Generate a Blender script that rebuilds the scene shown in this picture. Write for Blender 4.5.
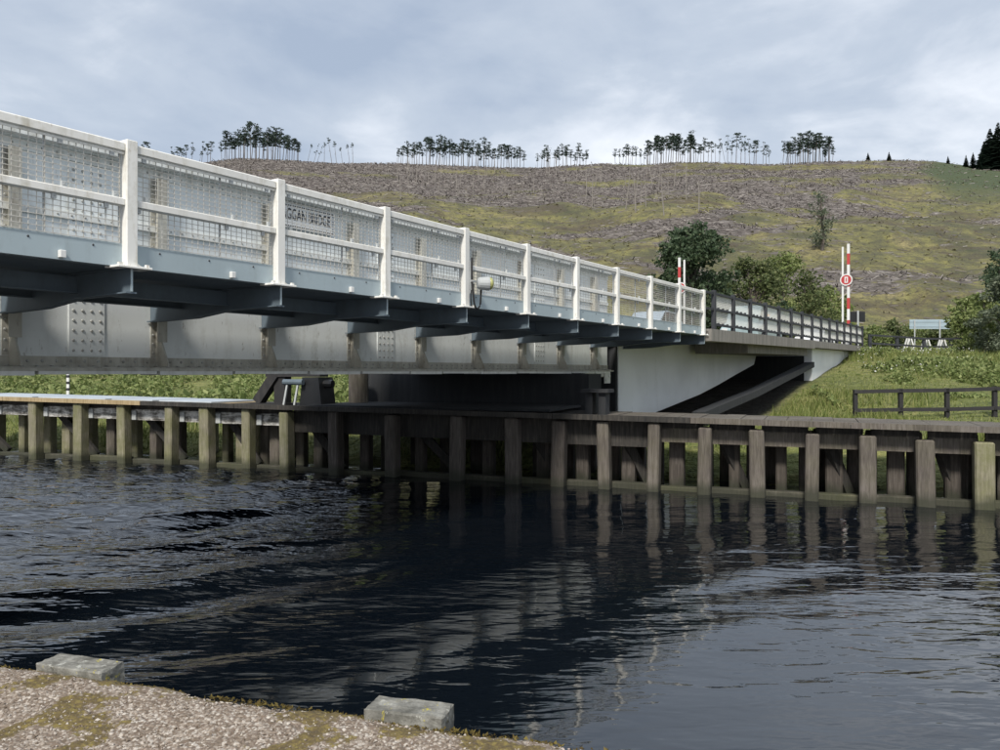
import bpy, math, random
import numpy as np
from mathutils import Vector, Matrix

for o in list(bpy.data.objects): bpy.data.objects.remove(o)
scene = bpy.context.scene
COL = scene.collection
R = math.radians
E = 2.6                      # eye height above the water
FP = 800.0                   # focal length in pixels of a 1000 px wide picture
HOR = 372.0

# ------------------------------------------------------------------ camera, sky, sun, exposure
cam_d = bpy.data.cameras.new('camera'); cam = bpy.data.objects.new('camera', cam_d); COL.objects.link(cam)
cam.location = (0, 0, E); cam.rotation_euler = (R(90), 0, 0)
cam_d.sensor_fit = 'HORIZONTAL'; cam_d.sensor_width = 36; cam_d.lens = 36 * FP / 1000
cam_d.shift_y = -(375 - HOR) / 1000
cam_d.clip_start = 0.05; cam_d.clip_end = 6000
scene.camera = cam

SUN_EL, SUN_AZ = 44, 194      # azimuth clockwise from +Y: behind the camera, to the left
world = bpy.data.worlds.new('World'); scene.world = world; world.use_nodes = True
wt = world.node_tree; wn = wt.nodes; wl = wt.links; wn.clear()
w_out = wn.new('ShaderNodeOutputWorld')
sky = wn.new('ShaderNodeTexSky'); sky.sky_type = 'NISHITA'; sky.sun_disc = False
sky.sun_elevation = R(SUN_EL); sky.sun_rotation = R(SUN_AZ); sky.air_density = 1.2; sky.dust_density = 2.0
bg1 = wn.new('ShaderNodeBackground'); bg1.inputs[1].default_value = 0.10; wl.new(sky.outputs[0], bg1.inputs[0])
tc = wn.new('ShaderNodeTexCoord'); sep = wn.new('ShaderNodeSeparateXYZ'); wl.new(tc.outputs['Generated'], sep.inputs[0])
def wmath(op, a, b=None, clamp=False):
    n = wn.new('ShaderNodeMath'); n.operation = op; n.use_clamp = clamp
    for i, v in enumerate((a, b)):
        if v is None: continue
        if isinstance(v, (int, float)): n.inputs[i].default_value = v
        else: wl.new(v, n.inputs[i])
    return n.outputs[0]
zz = wmath('ADD', wmath('MAXIMUM', sep.outputs[2], 0.0), 0.22)
comb = wn.new('ShaderNodeCombineXYZ')
wl.new(wmath('DIVIDE', sep.outputs[0], zz), comb.inputs[0]); wl.new(wmath('DIVIDE', sep.outputs[1], zz), comb.inputs[1])
def wnoise(scale, detail, rough, dist=0.0, off=(0, 0, 0)):
    mp = wn.new('ShaderNodeMapping'); mp.inputs['Location'].default_value = off; wl.new(comb.outputs[0], mp.inputs[0])
    n = wn.new('ShaderNodeTexNoise'); n.inputs['Scale'].default_value = scale; n.inputs['Detail'].default_value = detail
    n.inputs['Roughness'].default_value = rough; n.inputs['Distortion'].default_value = dist
    wl.new(mp.outputs[0], n.inputs['Vector']); return n.outputs[0]
n1 = wnoise(0.9, 6, 0.52, 0.5, (1.3, 0.4, 0)); n2 = wnoise(2.6, 7, 0.55, 0.3, (4.1, 2.0, 0))
nn = wmath('ADD', wmath('MULTIPLY', n1, 0.62), wmath('MULTIPLY', n2, 0.38))
cr = wn.new('ShaderNodeValToRGB'); wl.new(nn, cr.inputs[0])
el = cr.color_ramp.elements
el[0].position = 0.38; el[0].color = (0.235, 0.28, 0.355, 1)
el[1].position = 0.64; el[1].color = (0.57, 0.59, 0.625, 1)
e2 = el.new(0.50); e2.color = (0.325, 0.365, 0.425, 1)
bg2 = wn.new('ShaderNodeBackground'); bg2.inputs[1].default_value = 1.0; wl.new(cr.outputs[0], bg2.inputs[0])
wmix = wn.new('ShaderNodeMixShader'); wmix.inputs[0].default_value = 0.92
wl.new(bg1.outputs[0], wmix.inputs[1]); wl.new(bg2.outputs[0], wmix.inputs[2]); wl.new(wmix.outputs[0], w_out.inputs[0])

sun_d = bpy.data.lights.new('sun', 'SUN'); sun_d.energy = 2.3; sun_d.angle = R(10); sun_d.color = (1.0, 0.95, 0.87)
sun = bpy.data.objects.new('sun', sun_d); COL.objects.link(sun)
sun.rotation_euler = (R(90 - SUN_EL), 0, R(-SUN_AZ + 180))
sun.location = (-20, -20, 40)
scene.view_settings.view_transform = 'Standard'; scene.view_settings.look = 'None'
scene.view_settings.exposure = 0.85; scene.view_settings.gamma = 1.0
scene.view_settings.use_curve_mapping = False

# ------------------------------------------------------------------ materials
MATS = {}
def lin(c): return (c[0], c[1], c[2], 1)
class Mat:
    def __init__(s, name, rough=0.6, metal=0.0):
        s.m = bpy.data.materials.new(name); s.m.use_nodes = True; MATS[name] = s.m
        s.t = s.m.node_tree; s.n = s.t.nodes; s.l = s.t.links
        s.b = s.n['Principled BSDF']; s.b.inputs['Roughness'].default_value = rough; s.b.inputs['Metallic'].default_value = metal
        s.tc = s.n.new('ShaderNodeTexCoord')
    def noise(s, scale, detail=4, rough=0.6, stretch=(1, 1, 1), world=False, dist=0.0):
        mp = s.n.new('ShaderNodeMapping'); mp.inputs['Scale'].default_value = stretch
        if world:
            g = s.n.new('ShaderNodeNewGeometry'); s.l.new(g.outputs['Position'], mp.inputs[0])
        else:
            oi = s.n.new('ShaderNodeObjectInfo'); va = s.n.new('ShaderNodeVectorMath'); va.operation = 'ADD'
            vm = s.n.new('ShaderNodeVectorMath'); vm.operation = 'SCALE'; vm.inputs['Scale'].default_value = 1.0
            s.l.new(oi.outputs['Location'], vm.inputs[0])
            s.l.new(s.tc.outputs['Object'], va.inputs[0]); s.l.new(vm.outputs[0], va.inputs[1]); s.l.new(va.outputs[0], mp.inputs[0])
        n = s.n.new('ShaderNodeTexNoise'); n.inputs['Scale'].default_value = scale; n.inputs['Detail'].default_value = detail
        n.inputs['Roughness'].default_value = rough; n.inputs['Distortion'].default_value = dist
        s.l.new(mp.outputs[0], n.inputs['Vector']); return n.outputs[0]
    def ramp(s, fac, stops):
        r = s.n.new('ShaderNodeValToRGB'); s.l.new(fac, r.inputs[0]); e = r.color_ramp.elements
        e[0].position, e[0].color = stops[0][0], lin(stops[0][1]); e[1].position, e[1].color = stops[-1][0], lin(stops[-1][1])
        for p, c in stops[1:-1]: x = e.new(p); x.color = lin(c)
        return r.outputs[0]
    def fac(s, f, lo, hi):
        r = s.n.new('ShaderNodeMapRange'); r.inputs[1].default_value = lo; r.inputs[2].default_value = hi; r.clamp = True
        s.l.new(f, r.inputs[0]); return r.outputs[0]
    def mix(s, f, a, b, mode='MIX'):
        m = s.n.new('ShaderNodeMix'); m.data_type = 'RGBA'; m.blend_type = mode
        if isinstance(f, (int, float)): m.inputs[0].default_value = f
        else: s.l.new(f, m.inputs[0])
        for i, v in ((6, a), (7, b)):
            if isinstance(v, tuple): m.inputs[i].default_value = lin(v)
            else: s.l.new(v, m.inputs[i])
        return m.outputs[2]
    def math(s, op, a, b=None):
        n = s.n.new('ShaderNodeMath'); n.operation = op
        for i, v in enumerate((a, b)):
            if v is None: continue
            if isinstance(v, (int, float)): n.inputs[i].default_value = v
            else: s.l.new(v, n.inputs[i])
        return n.outputs[0]
    def color(s, c):
        if isinstance(c, tuple): s.b.inputs['Base Color'].default_value = lin(c)
        else: s.l.new(c, s.b.inputs['Base Color'])
    def bump(s, h, strength=0.3, dist=0.02):
        b = s.n.new('ShaderNodeBump'); b.inputs['Strength'].default_value = strength; b.inputs['Distance'].default_value = dist
        s.l.new(h, b.inputs['Height']); s.l.new(b.outputs[0], s.b.inputs['Normal'])
    def attr(s, name):
        a = s.n.new('ShaderNodeAttribute'); a.attribute_name = name; return a

def paint(name, base, dirt, amount=(0.52, 0.75), streak=(6, 6, 0.7), rough=0.5, rust=None, world=True):
    m = Mat(name, rough)
    a = m.noise(1.6, 5, 0.62, streak, world); b = m.noise(14, 4, 0.6, (1, 1, 1), world)
    f = m.fac(m.math('ADD', m.math('MULTIPLY', a, 0.7), m.math('MULTIPLY', b, 0.3)), *amount)
    c = m.mix(f, base, dirt)
    v = m.noise(0.6, 3, 0.5, (1, 1, 1), world)
    c = m.mix(m.fac(v, 0.35, 0.7), c, tuple(x * 0.86 for x in base))
    if rust:
        r = m.noise(7, 6, 0.75, (1.8, 1.8, 0.45), world); c = m.mix(m.fac(r, 0.61, 0.72), c, rust)
    m.color(c); m.bump(b, 0.12, 0.004); return m.m
paint('white_paint', (0.80, 0.79, 0.75), (0.50, 0.47, 0.38), (0.49, 0.72), (5, 5, 0.9), 0.5, (0.42, 0.36, 0.27))
paint('girder_paint', (0.75, 0.78, 0.77), (0.42, 0.42, 0.37), (0.50, 0.76), (3, 3, 0.6), 0.55, (0.16, 0.13, 0.09))
paint('rivet_paint', (0.40, 0.41, 0.39), (0.16, 0.14, 0.11), (0.4, 0.62), (5, 5, 5))
paint('stiffener_paint', (0.50, 0.49, 0.43), (0.16, 0.135, 0.10), (0.42, 0.66), (4, 4, 0.8), 0.6, (0.13, 0.10, 0.07))
paint('flange_paint', (0.74, 0.75, 0.72), (0.42, 0.41, 0.36), (0.45, 0.7), (5, 5, 1))
paint('fascia_paint', (0.38, 0.455, 0.485), (0.29, 0.34, 0.35), (0.5, 0.8), (5, 5, 1))
paint('steel_dark', (0.115, 0.15, 0.18), (0.075, 0.095, 0.11), (0.45, 0.75), (3, 3, 1), 0.6)
paint('wire_zinc', (0.56, 0.54, 0.49), (0.30, 0.26, 0.20), (0.5, 0.7), (5, 5, 5), 0.5)
paint('mesh_pale', (0.74, 0.74, 0.70), (0.5, 0.5, 0.45))
paint('grey_fitting', (0.45, 0.47, 0.47), (0.3, 0.31, 0.3))
paint('wall_white', (0.86, 0.87, 0.88), (0.60, 0.60, 0.58), (0.56, 0.78), (1.6, 1.6, 0.35), 0.8)
paint('fence_dark', (0.032, 0.035, 0.042), (0.07, 0.07, 0.07), (0.5, 0.75), (5, 5, 0.7), 0.7)
paint('black_timber', (0.022, 0.021, 0.022), (0.06, 0.055, 0.05), (0.5, 0.75), (4, 4, 1), 0.75)
paint('pale_timber', (0.55, 0.54, 0.50), (0.3, 0.28, 0.24))
paint('mat_grey', (0.42, 0.47, 0.52), (0.34, 0.37, 0.39), (0.45, 0.7), (3, 3, 3), 0.8)
paint('sign_back', (0.36, 0.45, 0.50), (0.28, 0.35, 0.38))
paint('black_plastic', (0.015, 0.016, 0.018), (0.03, 0.03, 0.03), rough=0.45)
paint('signal_red', (0.47, 0.045, 0.045), (0.36, 0.06, 0.055))
paint('sign_white', (0.72, 0.72, 0.70), (0.5, 0.5, 0.46))
paint('sign_ink', (0.025, 0.025, 0.03), (0.05, 0.05, 0.05))
paint('lamp_lens', (0.42, 0.42, 0.16), (0.3, 0.3, 0.12), rough=0.25)
paint('rubber', (0.012, 0.012, 0.013), (0.03, 0.03, 0.03), rough=0.8)
def plain(name, c, rough=0.4, metal=0.0, coat=0.0):
    m = Mat(name, rough, metal); n = m.noise(5, 3); m.color(m.mix(m.fac(n, 0.3, 0.7), c, tuple(x * 0.85 for x in c)))
    m.b.inputs['Coat Weight'].default_value = coat; return m.m
plain('car_white', (0.72, 0.73, 0.74), 0.3, 0, 0.6); plain('car_silver', (0.42, 0.50, 0.56), 0.3, 0.4, 0.6)
plain('van_blue', (0.36, 0.46, 0.47), 0.35, 0, 0.5); plain('orange_panel', (0.72, 0.30, 0.06), 0.45)
plain('glass_dark', (0.02, 0.025, 0.03), 0.08); plain('hub_grey', (0.4, 0.4, 0.42), 0.4, 0.6)
plain('lamp_red', (0.4, 0.02, 0.02), 0.3)

def timber(name, cols, green=0.0, rough=0.85):
    m = Mat(name, rough)
    g = m.noise(7, 5, 0.65, (4, 4, 0.35)); big = m.noise(1.3, 4, 0.6, (1, 1, 0.6))
    c = m.ramp(m.math('ADD', m.math('MULTIPLY', g, 0.6), m.math('MULTIPLY', big, 0.4)), [(0.32, cols[0]), (0.5, cols[1]), (0.68, cols[2])])
    if green:
        k = m.noise(2.2, 5, 0.7); c = m.mix(m.math('MULTIPLY', m.fac(k, 0.36, 0.66), green), c, (0.13, 0.135, 0.045))
    gz = m.n.new('ShaderNodeNewGeometry'); sx = m.n.new('ShaderNodeSeparateXYZ'); m.l.new(gz.outputs['Position'], sx.inputs[0])
    wet = m.fac(m.math('ADD', sx.outputs[2], m.math('MULTIPLY', m.math('SUBTRACT', big, 0.5), 0.5)), 0.30, 0.10); c = m.mix(m.math('MULTIPLY', wet, 0.8), c, (0.028, 0.032, 0.018))
    m.color(c); m.bump(g, 0.6, 0.03); return m.m
timber('timber_green', [(0.10, 0.09, 0.065), (0.23, 0.21, 0.15), (0.36, 0.33, 0.25)], 0.75)
timber('timber_brown', [(0.045, 0.037, 0.032), (0.11, 0.094, 0.081), (0.20, 0.178, 0.158)], 0.15)
timber('timber_shaded', [(0.028, 0.023, 0.020), (0.072, 0.060, 0.052), (0.14, 0.122, 0.108)], 0.05)  # brown timber made darker: the bridge's shade is put into the colour
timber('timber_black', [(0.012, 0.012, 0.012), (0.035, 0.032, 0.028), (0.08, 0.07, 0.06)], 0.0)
timber('timber_deck', [(0.20, 0.14, 0.07), (0.36, 0.27, 0.15), (0.50, 0.40, 0.26)], 0.1)
def waling():
    m = Mat('timber_limed', 0.9)
    g = m.noise(5, 6, 0.75, (0.5, 3, 3)); k = m.noise(3, 5, 0.7)
    c = m.ramp(m.math('ADD', m.math('MULTIPLY', g, 0.5), m.math('MULTIPLY', k, 0.5)), [(0.40, (0.04, 0.037, 0.033)), (0.48, (0.22, 0.21, 0.19)), (0.56, (0.62, 0.61, 0.58))])
    m.color(c); m.bump(g, 0.5, 0.02)
waling()
def concrete(name, a, b, c, streak=(3, 3, 0.4)):
    m = Mat(name, 0.9); s = m.noise(2.5, 6, 0.65, streak, True); f = m.noise(22, 5, 0.6, (1, 1, 1), True)
    m.color(m.mix(m.fac(f, 0.3, 0.75), m.ramp(s, [(0.32, a), (0.5, b), (0.7, c)]), b, 'MIX')); m.bump(f, 0.4, 0.01); return m.m
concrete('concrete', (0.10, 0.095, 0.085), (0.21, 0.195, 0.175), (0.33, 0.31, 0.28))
concrete('concrete_shaded', (0.016, 0.018, 0.021), (0.026, 0.028, 0.031), (0.045, 0.045, 0.046))  # near-black concrete copy, shade under the spans put into its colour
concrete('asphalt', (0.04, 0.04, 0.042), (0.055, 0.055, 0.055), (0.075, 0.073, 0.07), (1, 1, 1))
def stone():
    m = Mat('stone_lichen', 0.9); a = m.noise(9, 6, 0.7); b = m.noise(38, 4, 0.7); l = m.noise(11, 5, 0.75, (1, 1, 1), False, 0.6); w = m.noise(16, 4, 0.7)
    c = m.ramp(a, [(0.34, (0.085, 0.083, 0.07)), (0.5, (0.17, 0.165, 0.145)), (0.66, (0.30, 0.295, 0.265))])
    c = m.mix(m.fac(w, 0.6, 0.68), c, (0.40, 0.40, 0.36)); c = m.mix(m.fac(l, 0.60, 0.66), c, (0.42, 0.36, 0.04))
    m.color(c); m.bump(b, 0.6, 0.01)
stone()

def leafmat(name, cols, rough=0.6, trans=0.25):
    m = Mat(name, rough); g = m.n.new('ShaderNodeNewGeometry')
    oi = m.n.new('ShaderNodeObjectInfo')
    c = m.ramp(g.outputs['Random Per Island'], [(0.0, cols[0]), (0.55, cols[1]), (1.0, cols[2])])
    c = m.mix(m.math('MULTIPLY', oi.outputs['Random'], 0.35), c, cols[0]); m.color(c)
    m.b.inputs['Specular IOR Level'].default_value = 0.25
    tr = m.n.new('ShaderNodeBsdfTranslucent'); m.l.new(c, tr.inputs[0])
    mx = m.n.new('ShaderNodeMixShader'); mx.inputs[0].default_value = trans
    m.l.new(m.b.outputs[0], mx.inputs[1]); m.l.new(tr.outputs[0], mx.inputs[2])
    m.l.new(mx.outputs[0], m.n['Material Output'].inputs[0]); return m.m
leafmat('leaf_dark', [(0.035, 0.058, 0.030), (0.072, 0.108, 0.056), (0.14, 0.18, 0.10)])
leafmat('leaf_olive', [(0.060, 0.085, 0.030), (0.115, 0.140, 0.055), (0.19, 0.205, 0.09)])
leafmat('leaf_bright', [(0.10, 0.14, 0.04), (0.18, 0.22, 0.075), (0.29, 0.32, 0.13)])
leafmat('leaf_grey', [(0.07, 0.09, 0.055), (0.13, 0.155, 0.10), (0.21, 0.235, 0.165)])
leafmat('needle_dark', [(0.026, 0.044, 0.034), (0.045, 0.070, 0.050), (0.075, 0.105, 0.075)])
leafmat('grass_blade', [(0.10, 0.135, 0.035), (0.19, 0.225, 0.065), (0.33, 0.32, 0.13)])
leafmat('reed_blade', [(0.09, 0.12, 0.04), (0.20, 0.22, 0.08), (0.36, 0.34, 0.17)])
leafmat('flower_white', [(0.6, 0.6, 0.55), (0.7, 0.7, 0.66), (0.78, 0.76, 0.7)])
leafmat('moss_clump', [(0.08, 0.058, 0.02), (0.14, 0.105, 0.032), (0.26, 0.21, 0.06)], 0.9)
leafmat('brash_wood', [(0.085, 0.072, 0.068), (0.17, 0.15, 0.14), (0.36, 0.33, 0.30)], 0.9, 0.0)
plain('bark_grey', (0.125, 0.105, 0.09), 0.9); plain('bark_pale', (0.25, 0.225, 0.20), 0.9); plain('bark_dark', (0.07, 0.06, 0.05), 0.9)

# ------------------------------------------------------------------ mesh helpers
def rz(p, a):
    c, s = math.cos(a), math.sin(a); return Vector((c * p[0] - s * p[1], s * p[0] + c * p[1], p[2]))
ORG = {}
def tag(o, label=None, cat=None, group=None, kind=None):
    if label: o['label'] = label
    if cat: o['category'] = cat
    if group: o['group'] = group
    if kind: o['kind'] = kind
    return o
def empty(name, c, rot=0.0):
    o = bpy.data.objects.new(name, None); COL.objects.link(o); o.empty_display_size = 0.3
    o.location = rz(c, rot); o.rotation_euler = (0, 0, rot); ORG[o] = Vector(c); return o
class MB:
    def __init__(s): s.v = []; s.f = []
    def add(s, vs, fs):
        k = len(s.v); s.v += [tuple(p) for p in vs]; s.f += [tuple(i + k for i in q) for q in fs]; return s
    def box(s, a, b):
        x0, x1 = sorted((a[0], b[0])); y0, y1 = sorted((a[1], b[1])); z0, z1 = sorted((a[2], b[2]))
        return s.add([(x0, y0, z0), (x1, y0, z0), (x1, y1, z0), (x0, y1, z0), (x0, y0, z1), (x1, y0, z1), (x1, y1, z1), (x0, y1, z1)],
                     [(0, 3, 2, 1), (4, 5, 6, 7), (0, 1, 5, 4), (1, 2, 6, 5), (2, 3, 7, 6), (3, 0, 4, 7)])
    def cbox(s, c, d): return s.box([c[i] - d[i] / 2 for i in range(3)], [c[i] + d[i] / 2 for i in range(3)])
    def bbox(s, a, b, w=0.012):
        """box with chamfered vertical and top edges"""
        x0, x1 = sorted((a[0], b[0])); y0, y1 = sorted((a[1], b[1])); z0, z1 = sorted((a[2], b[2]))
        def ring(i, z): return [(x0 + i, y0 + w, z), (x0 + w, y0 + i, z), (x1 - w, y0 + i, z), (x1 - i, y0 + w, z), (x1 - i, y1 - w, z), (x1 - w, y1 - i, z), (x0 + w, y1 - i, z), (x0 + i, y1 - w, z)]
        vs = ring(0, z0) + ring(0, z1 - w) + ring(w * 0.9, z1)
        fs = [tuple(range(7, -1, -1)), tuple(range(16, 24))]
        for k in (0, 8):
            for i in range(8): j = (i + 1) % 8; fs.append((k + i, k + j, k + 8 + j, k + 8 + i))
        return s.add(vs, fs)
    def tube(s, pts, rad, n=6, cap=True):
        pts = [Vector(p) for p in pts]; rads = rad if isinstance(rad, (list, tuple)) else [rad] * len(pts)
        k0 = len(s.v); vs = []; fs = []
        for i, p in enumerate(pts):
            d = (pts[min(i + 1, len(pts) - 1)] - pts[max(i - 1, 0)]).normalized()
            up = Vector((0, 0, 1)) if abs(d.z) < 0.9 else Vector((1, 0, 0))
            a = d.cross(up).normalized(); b = d.cross(a)
            for j in range(n):
                t = 2 * math.pi * j / n; vs.append(p + a * math.cos(t) * rads[i] + b * math.sin(t) * rads[i])
        for i in range(len(pts) - 1):
            for j in range(n): q = (j + 1) % n; fs.append((i * n + j, i * n + q, (i + 1) * n + q, (i + 1) * n + j))
        if cap: fs.append(tuple(range(n - 1, -1, -1))); m = (len(pts) - 1) * n; fs.append(tuple(m + j for j in range(n)))
        return s.add(vs, fs)
    def bar(s, p, q, w, h):
        """rectangular bar from p to q"""
        p = Vector(p); q = Vector(q); d = (q - p).normalized(); up = Vector((0, 0, 1)) if abs(d.z) < 0.95 else Vector((0, 1, 0))
        a = d.cross(up).normalized() * w / 2; b = a.cross(d).normalized() * h / 2
        vs = [p - a - b, p + a - b, p + a + b, p - a + b, q - a - b, q + a - b, q + a + b, q - a + b]
        return s.add(vs, [(0, 1, 2, 3), (7, 6, 5, 4), (0, 4, 5, 1), (1, 5, 6, 2), (2, 6, 7, 3), (3, 7, 4, 0)])
    def prism(s, poly, y0, y1, axis='y'):
        """polygon in (x,z) extruded along y, or in (x,y) along z, or in (y,z) along x"""
        n = len(poly)
        def P(p, t): return {'y': (p[0], t, p[1]), 'z': (p[0], p[1], t), 'x': (t, p[0], p[1])}[axis]
        vs = [P(p, y0) for p in poly] + [P(p, y1) for p in poly]
        fs = [tuple(range(n)), tuple(range(2 * n - 1, n - 1, -1))] + [(i, i + n, (i + 1) % n + n, (i + 1) % n) for i in range(n)]
        return s.add(vs, fs)
    def dome(s, c, r, ax, n=5):
        c = Vector(c); ax = Vector(ax).normalized(); up = Vector((0, 0, 1)) if abs(ax.z) < 0.9 else Vector((1, 0, 0))
        a = ax.cross(up).normalized(); b = ax.cross(a)
        vs = [c + (a * math.cos(6.2832 * j / n) + b * math.sin(6.2832 * j / n)) * r for j in range(n)]
        vs += [c + ax * r * 0.55 + (a * math.cos(6.2832 * j / n) + b * math.sin(6.2832 * j / n)) * r * 0.6 for j in range(n)]
        return s.add(vs, [(j, (j + 1) % n, (j + 1) % n + n, j + n) for j in range(n)] + [tuple(range(n, 2 * n))])
    def mesh(s, name, mat, c=(0, 0, 0), fix=True, smooth=False):
        me = bpy.data.meshes.new(name); cx, cy, cz = c
        me.from_pydata([(x - cx, y - cy, z - cz) for x, y, z in s.v], [], s.f)
        if fix:
            import bmesh
            bm = bmesh.new(); bm.from_mesh(me); bmesh.ops.recalc_face_normals(bm, faces=bm.faces); bm.to_mesh(me); bm.free()
        me.materials.append(MATS[mat])
        if smooth: me.polygons.foreach_set('use_smooth', [True] * len(me.polygons))
        me.update(); return me
    def centre(s):
        a = np.array(s.v); lo, hi = a.min(0), a.max(0); return Vector(((lo[0] + hi[0]) / 2, (lo[1] + hi[1]) / 2, (lo[2] + hi[2]) / 2))
    def build(s, name, mat, parent=None, rot=0.0, fix=True, smooth=False):
        c = s.centre(); return put(s.mesh(name, mat, c, fix, smooth), name, c, parent, rot)
def put(me, name, c, parent=None, rot=0.0):
    """an object showing mesh me, its origin at c in the frame of its thing"""
    o = bpy.data.objects.new(name, me); COL.objects.link(o); c = Vector(c); ORG[o] = c
    if parent is None: o.location = rz(c, rot); o.rotation_euler = (0, 0, rot)
    else: o.parent = parent; o.location = c - ORG[parent]
    return o
def fastmesh(name, verts, faces_n, idx, mat, smooth=False):
    """numpy mesh: verts (N,3), idx flat, faces all with faces_n corners"""
    me = bpy.data.meshes.new(name); verts = np.asarray(verts, np.float32); idx = np.asarray(idx, np.int32).ravel()
    me.vertices.add(len(verts)); me.vertices.foreach_set('co', verts.ravel())
    nf = len(idx) // faces_n; me.loops.add(len(idx)); me.loops.foreach_set('vertex_index', idx)
    me.polygons.add(nf); me.polygons.foreach_set('loop_start', np.arange(nf, dtype=np.int32) * faces_n)
    try: me.polygons.foreach_set('loop_total', np.full(nf, faces_n, np.int32))
    except Exception: pass
    me.materials.append(MATS[mat])
    me.polygons.foreach_set('use_smooth', np.full(nf, smooth)); me.update(calc_edges=True); return me
def gridmesh(name, X, Y, Z, mat, smooth=True):
    n, m = X.shape; v = np.stack([X, Y, Z], -1).reshape(-1, 3); i = np.arange(n * m).reshape(n, m)
    idx = np.stack([i[:-1, :-1], i[:-1, 1:], i[1:, 1:], i[1:, :-1]], -1).reshape(-1, 4)
    return fastmesh(name, v, 4, idx, mat, smooth)

# value noise on arrays
_rs = np.random.RandomState(7); _T = _rs.rand(256, 256)
def vnoise(x, y):
    xi = np.floor(x).astype(int); yi = np.floor(y).astype(int); fx = x - xi; fy = y - yi
    fx = fx * fx * (3 - 2 * fx); fy = fy * fy * (3 - 2 * fy)
    a = _T[xi & 255, yi & 255]; b = _T[(xi + 1) & 255, yi & 255]; c = _T[xi & 255, (yi + 1) & 255]; d = _T[(xi + 1) & 255, (yi + 1) & 255]
    return a * (1 - fx) * (1 - fy) + b * fx * (1 - fy) + c * (1 - fx) * fy + d * fx * fy
def fbm(x, y, oct=4, g=0.5):
    s = 0.0; a = 1.0; t = 0.0
    for k in range(oct): s = s + a * vnoise(x * 2 ** k + 17.3 * k, y * 2 ** k + 5.1 * k); t += a; a *= g
    return s / t
def sstep(a, b, x): t = np.clip((x - a) / (b - a), 0, 1); return t * t * (3 - 2 * t)

# frames: B runs along the bridge, F along the far fender, Q along the quay
BA = R(57); FA = math.atan2(-0.3665, 0.930); QA = R(-17)
ca33, sa33 = math.cos(R(33)), math.sin(R(33))
def t_of(px, d): u = (px - 500) / FP; return d * (ca33 + u * sa33) / (sa33 - u * ca33)
def z_of(px, py, d): t = t_of(px, d); return E + (HOR - py) * (d * sa33 + t * ca33) / FP
def toB(x, y): return x * math.cos(BA) + y * math.sin(BA), -x * math.sin(BA) + y * math.cos(BA)

# ------------------------------------------------------------------ terrain
RX = (np.array([-700, 0, 95, 130, 180, 215, 245, 300, 340, 400, 450, 500, 540, 600, 640, 700, 750, 790, 830, 870, 920, 960, 1000, 1100, 1500]) - 500) / FP * 420
RH = (HOR - np.array([310, 300, 182, 166, 168, 162, 158, 160, 163, 163, 165, 167, 167, 163, 164, 161, 164, 163, 161, 160, 160, 165, 167, 165, 170])) * 420 / FP + E - 9.5
def ground_h(x, y):
    x = np.asarray(x, float); y = np.asarray(y, float)
    s = (x + 15.48) * 0.3665 + (y - 24.76) * 0.93
    h = np.interp(s, [-60, -0.5, 1.4, 2.4, 4, 8, 15, 22, 32, 60, 90, 120], [-1.6, -1.6, -0.5, 0.15, 0.7, 0.95, 1.0, 2.2, 3.5, 4.0, 5.0, 8.0])
    h = h + np.where(s > 2, (fbm(x * 0.35, y * 0.35, 3) - 0.5) * 0.28, 0)
    q = (y - 112) / 308.0
    g = np.where(q < 0.9, np.clip(q, 0, None), 0.9 + 0.1 * np.sin(np.clip((q - 0.9) / 0.1, 0, 1) * 1.4) / math.sin(1.4)) - np.clip(q - 1.02, 0, None) * 0.45
    g = np.where(q > 0, g, 0); hill = np.interp(x, RX, RH) * (g * 0.95 + 0.05 * np.sin(np.clip(q, 0, 1) * math.pi / 2))
    hill = np.maximum(hill, -20)
    w = sstep(0.0, 0.12, q)
    bump = (fbm(x * 0.02 + 3, y * 0.02, 3) - 0.5) * 15 * np.clip(1 - np.abs(q - 0.45) / 0.5, 0, 1) + (fbm(x * 0.09, y * 0.09, 4) - 0.5) * 3.2 * np.clip(1.15 - q, 0.25, 1)
    h = np.where(q > 0, np.maximum(h, 0) * 1 + (hill + bump) * w * (1 - 0.0), h)
    t = x * math.cos(BA) + y * math.sin(BA); d = -x * math.sin(BA) + y * math.cos(BA)
    rc = sstep(50, 54, t) * sstep(6, 8.5, d) * (1 - sstep(17.5, 20, d)) * (1 - sstep(95, 110, t))
    h = h * (1 - rc) + 3.93 * rc
    return h
def gh(x, y): return float(ground_h(np.array([x]), np.array([y]))[0])
def hit(px, py, y0=30, y1=430):
    """where the sight line through a pixel meets the terrain"""
    Y = np.linspace(y0, y1, 4000); X = (px - 500) / FP * Y; z = E + (HOR - py) / FP * Y
    d = ground_h(X, Y) - z; k = np.argmax(d > 0)
    if not (d > 0).any(): k = len(Y) - 1
    return float(X[k]), float(Y[k]), float(ground_h(X[k:k + 1], Y[k:k + 1])[0])
az = np.concatenate([np.linspace(-115, -46, 36)[:-1], np.linspace(-46, 46, 480), np.linspace(46, 115, 36)[1:]])
rr = 13 * np.power(1.0138, np.arange(400))
A, RR = np.meshgrid(np.radians(az), rr)
GX, GY = RR * np.sin(A), RR * np.cos(A); GZ = ground_h(GX, GY)
GZ = np.where(RR > 1500, np.minimum(GZ, 40), GZ)
me = gridmesh('ground', GX, GY, GZ, 'white_paint'); me.materials.clear()
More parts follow.
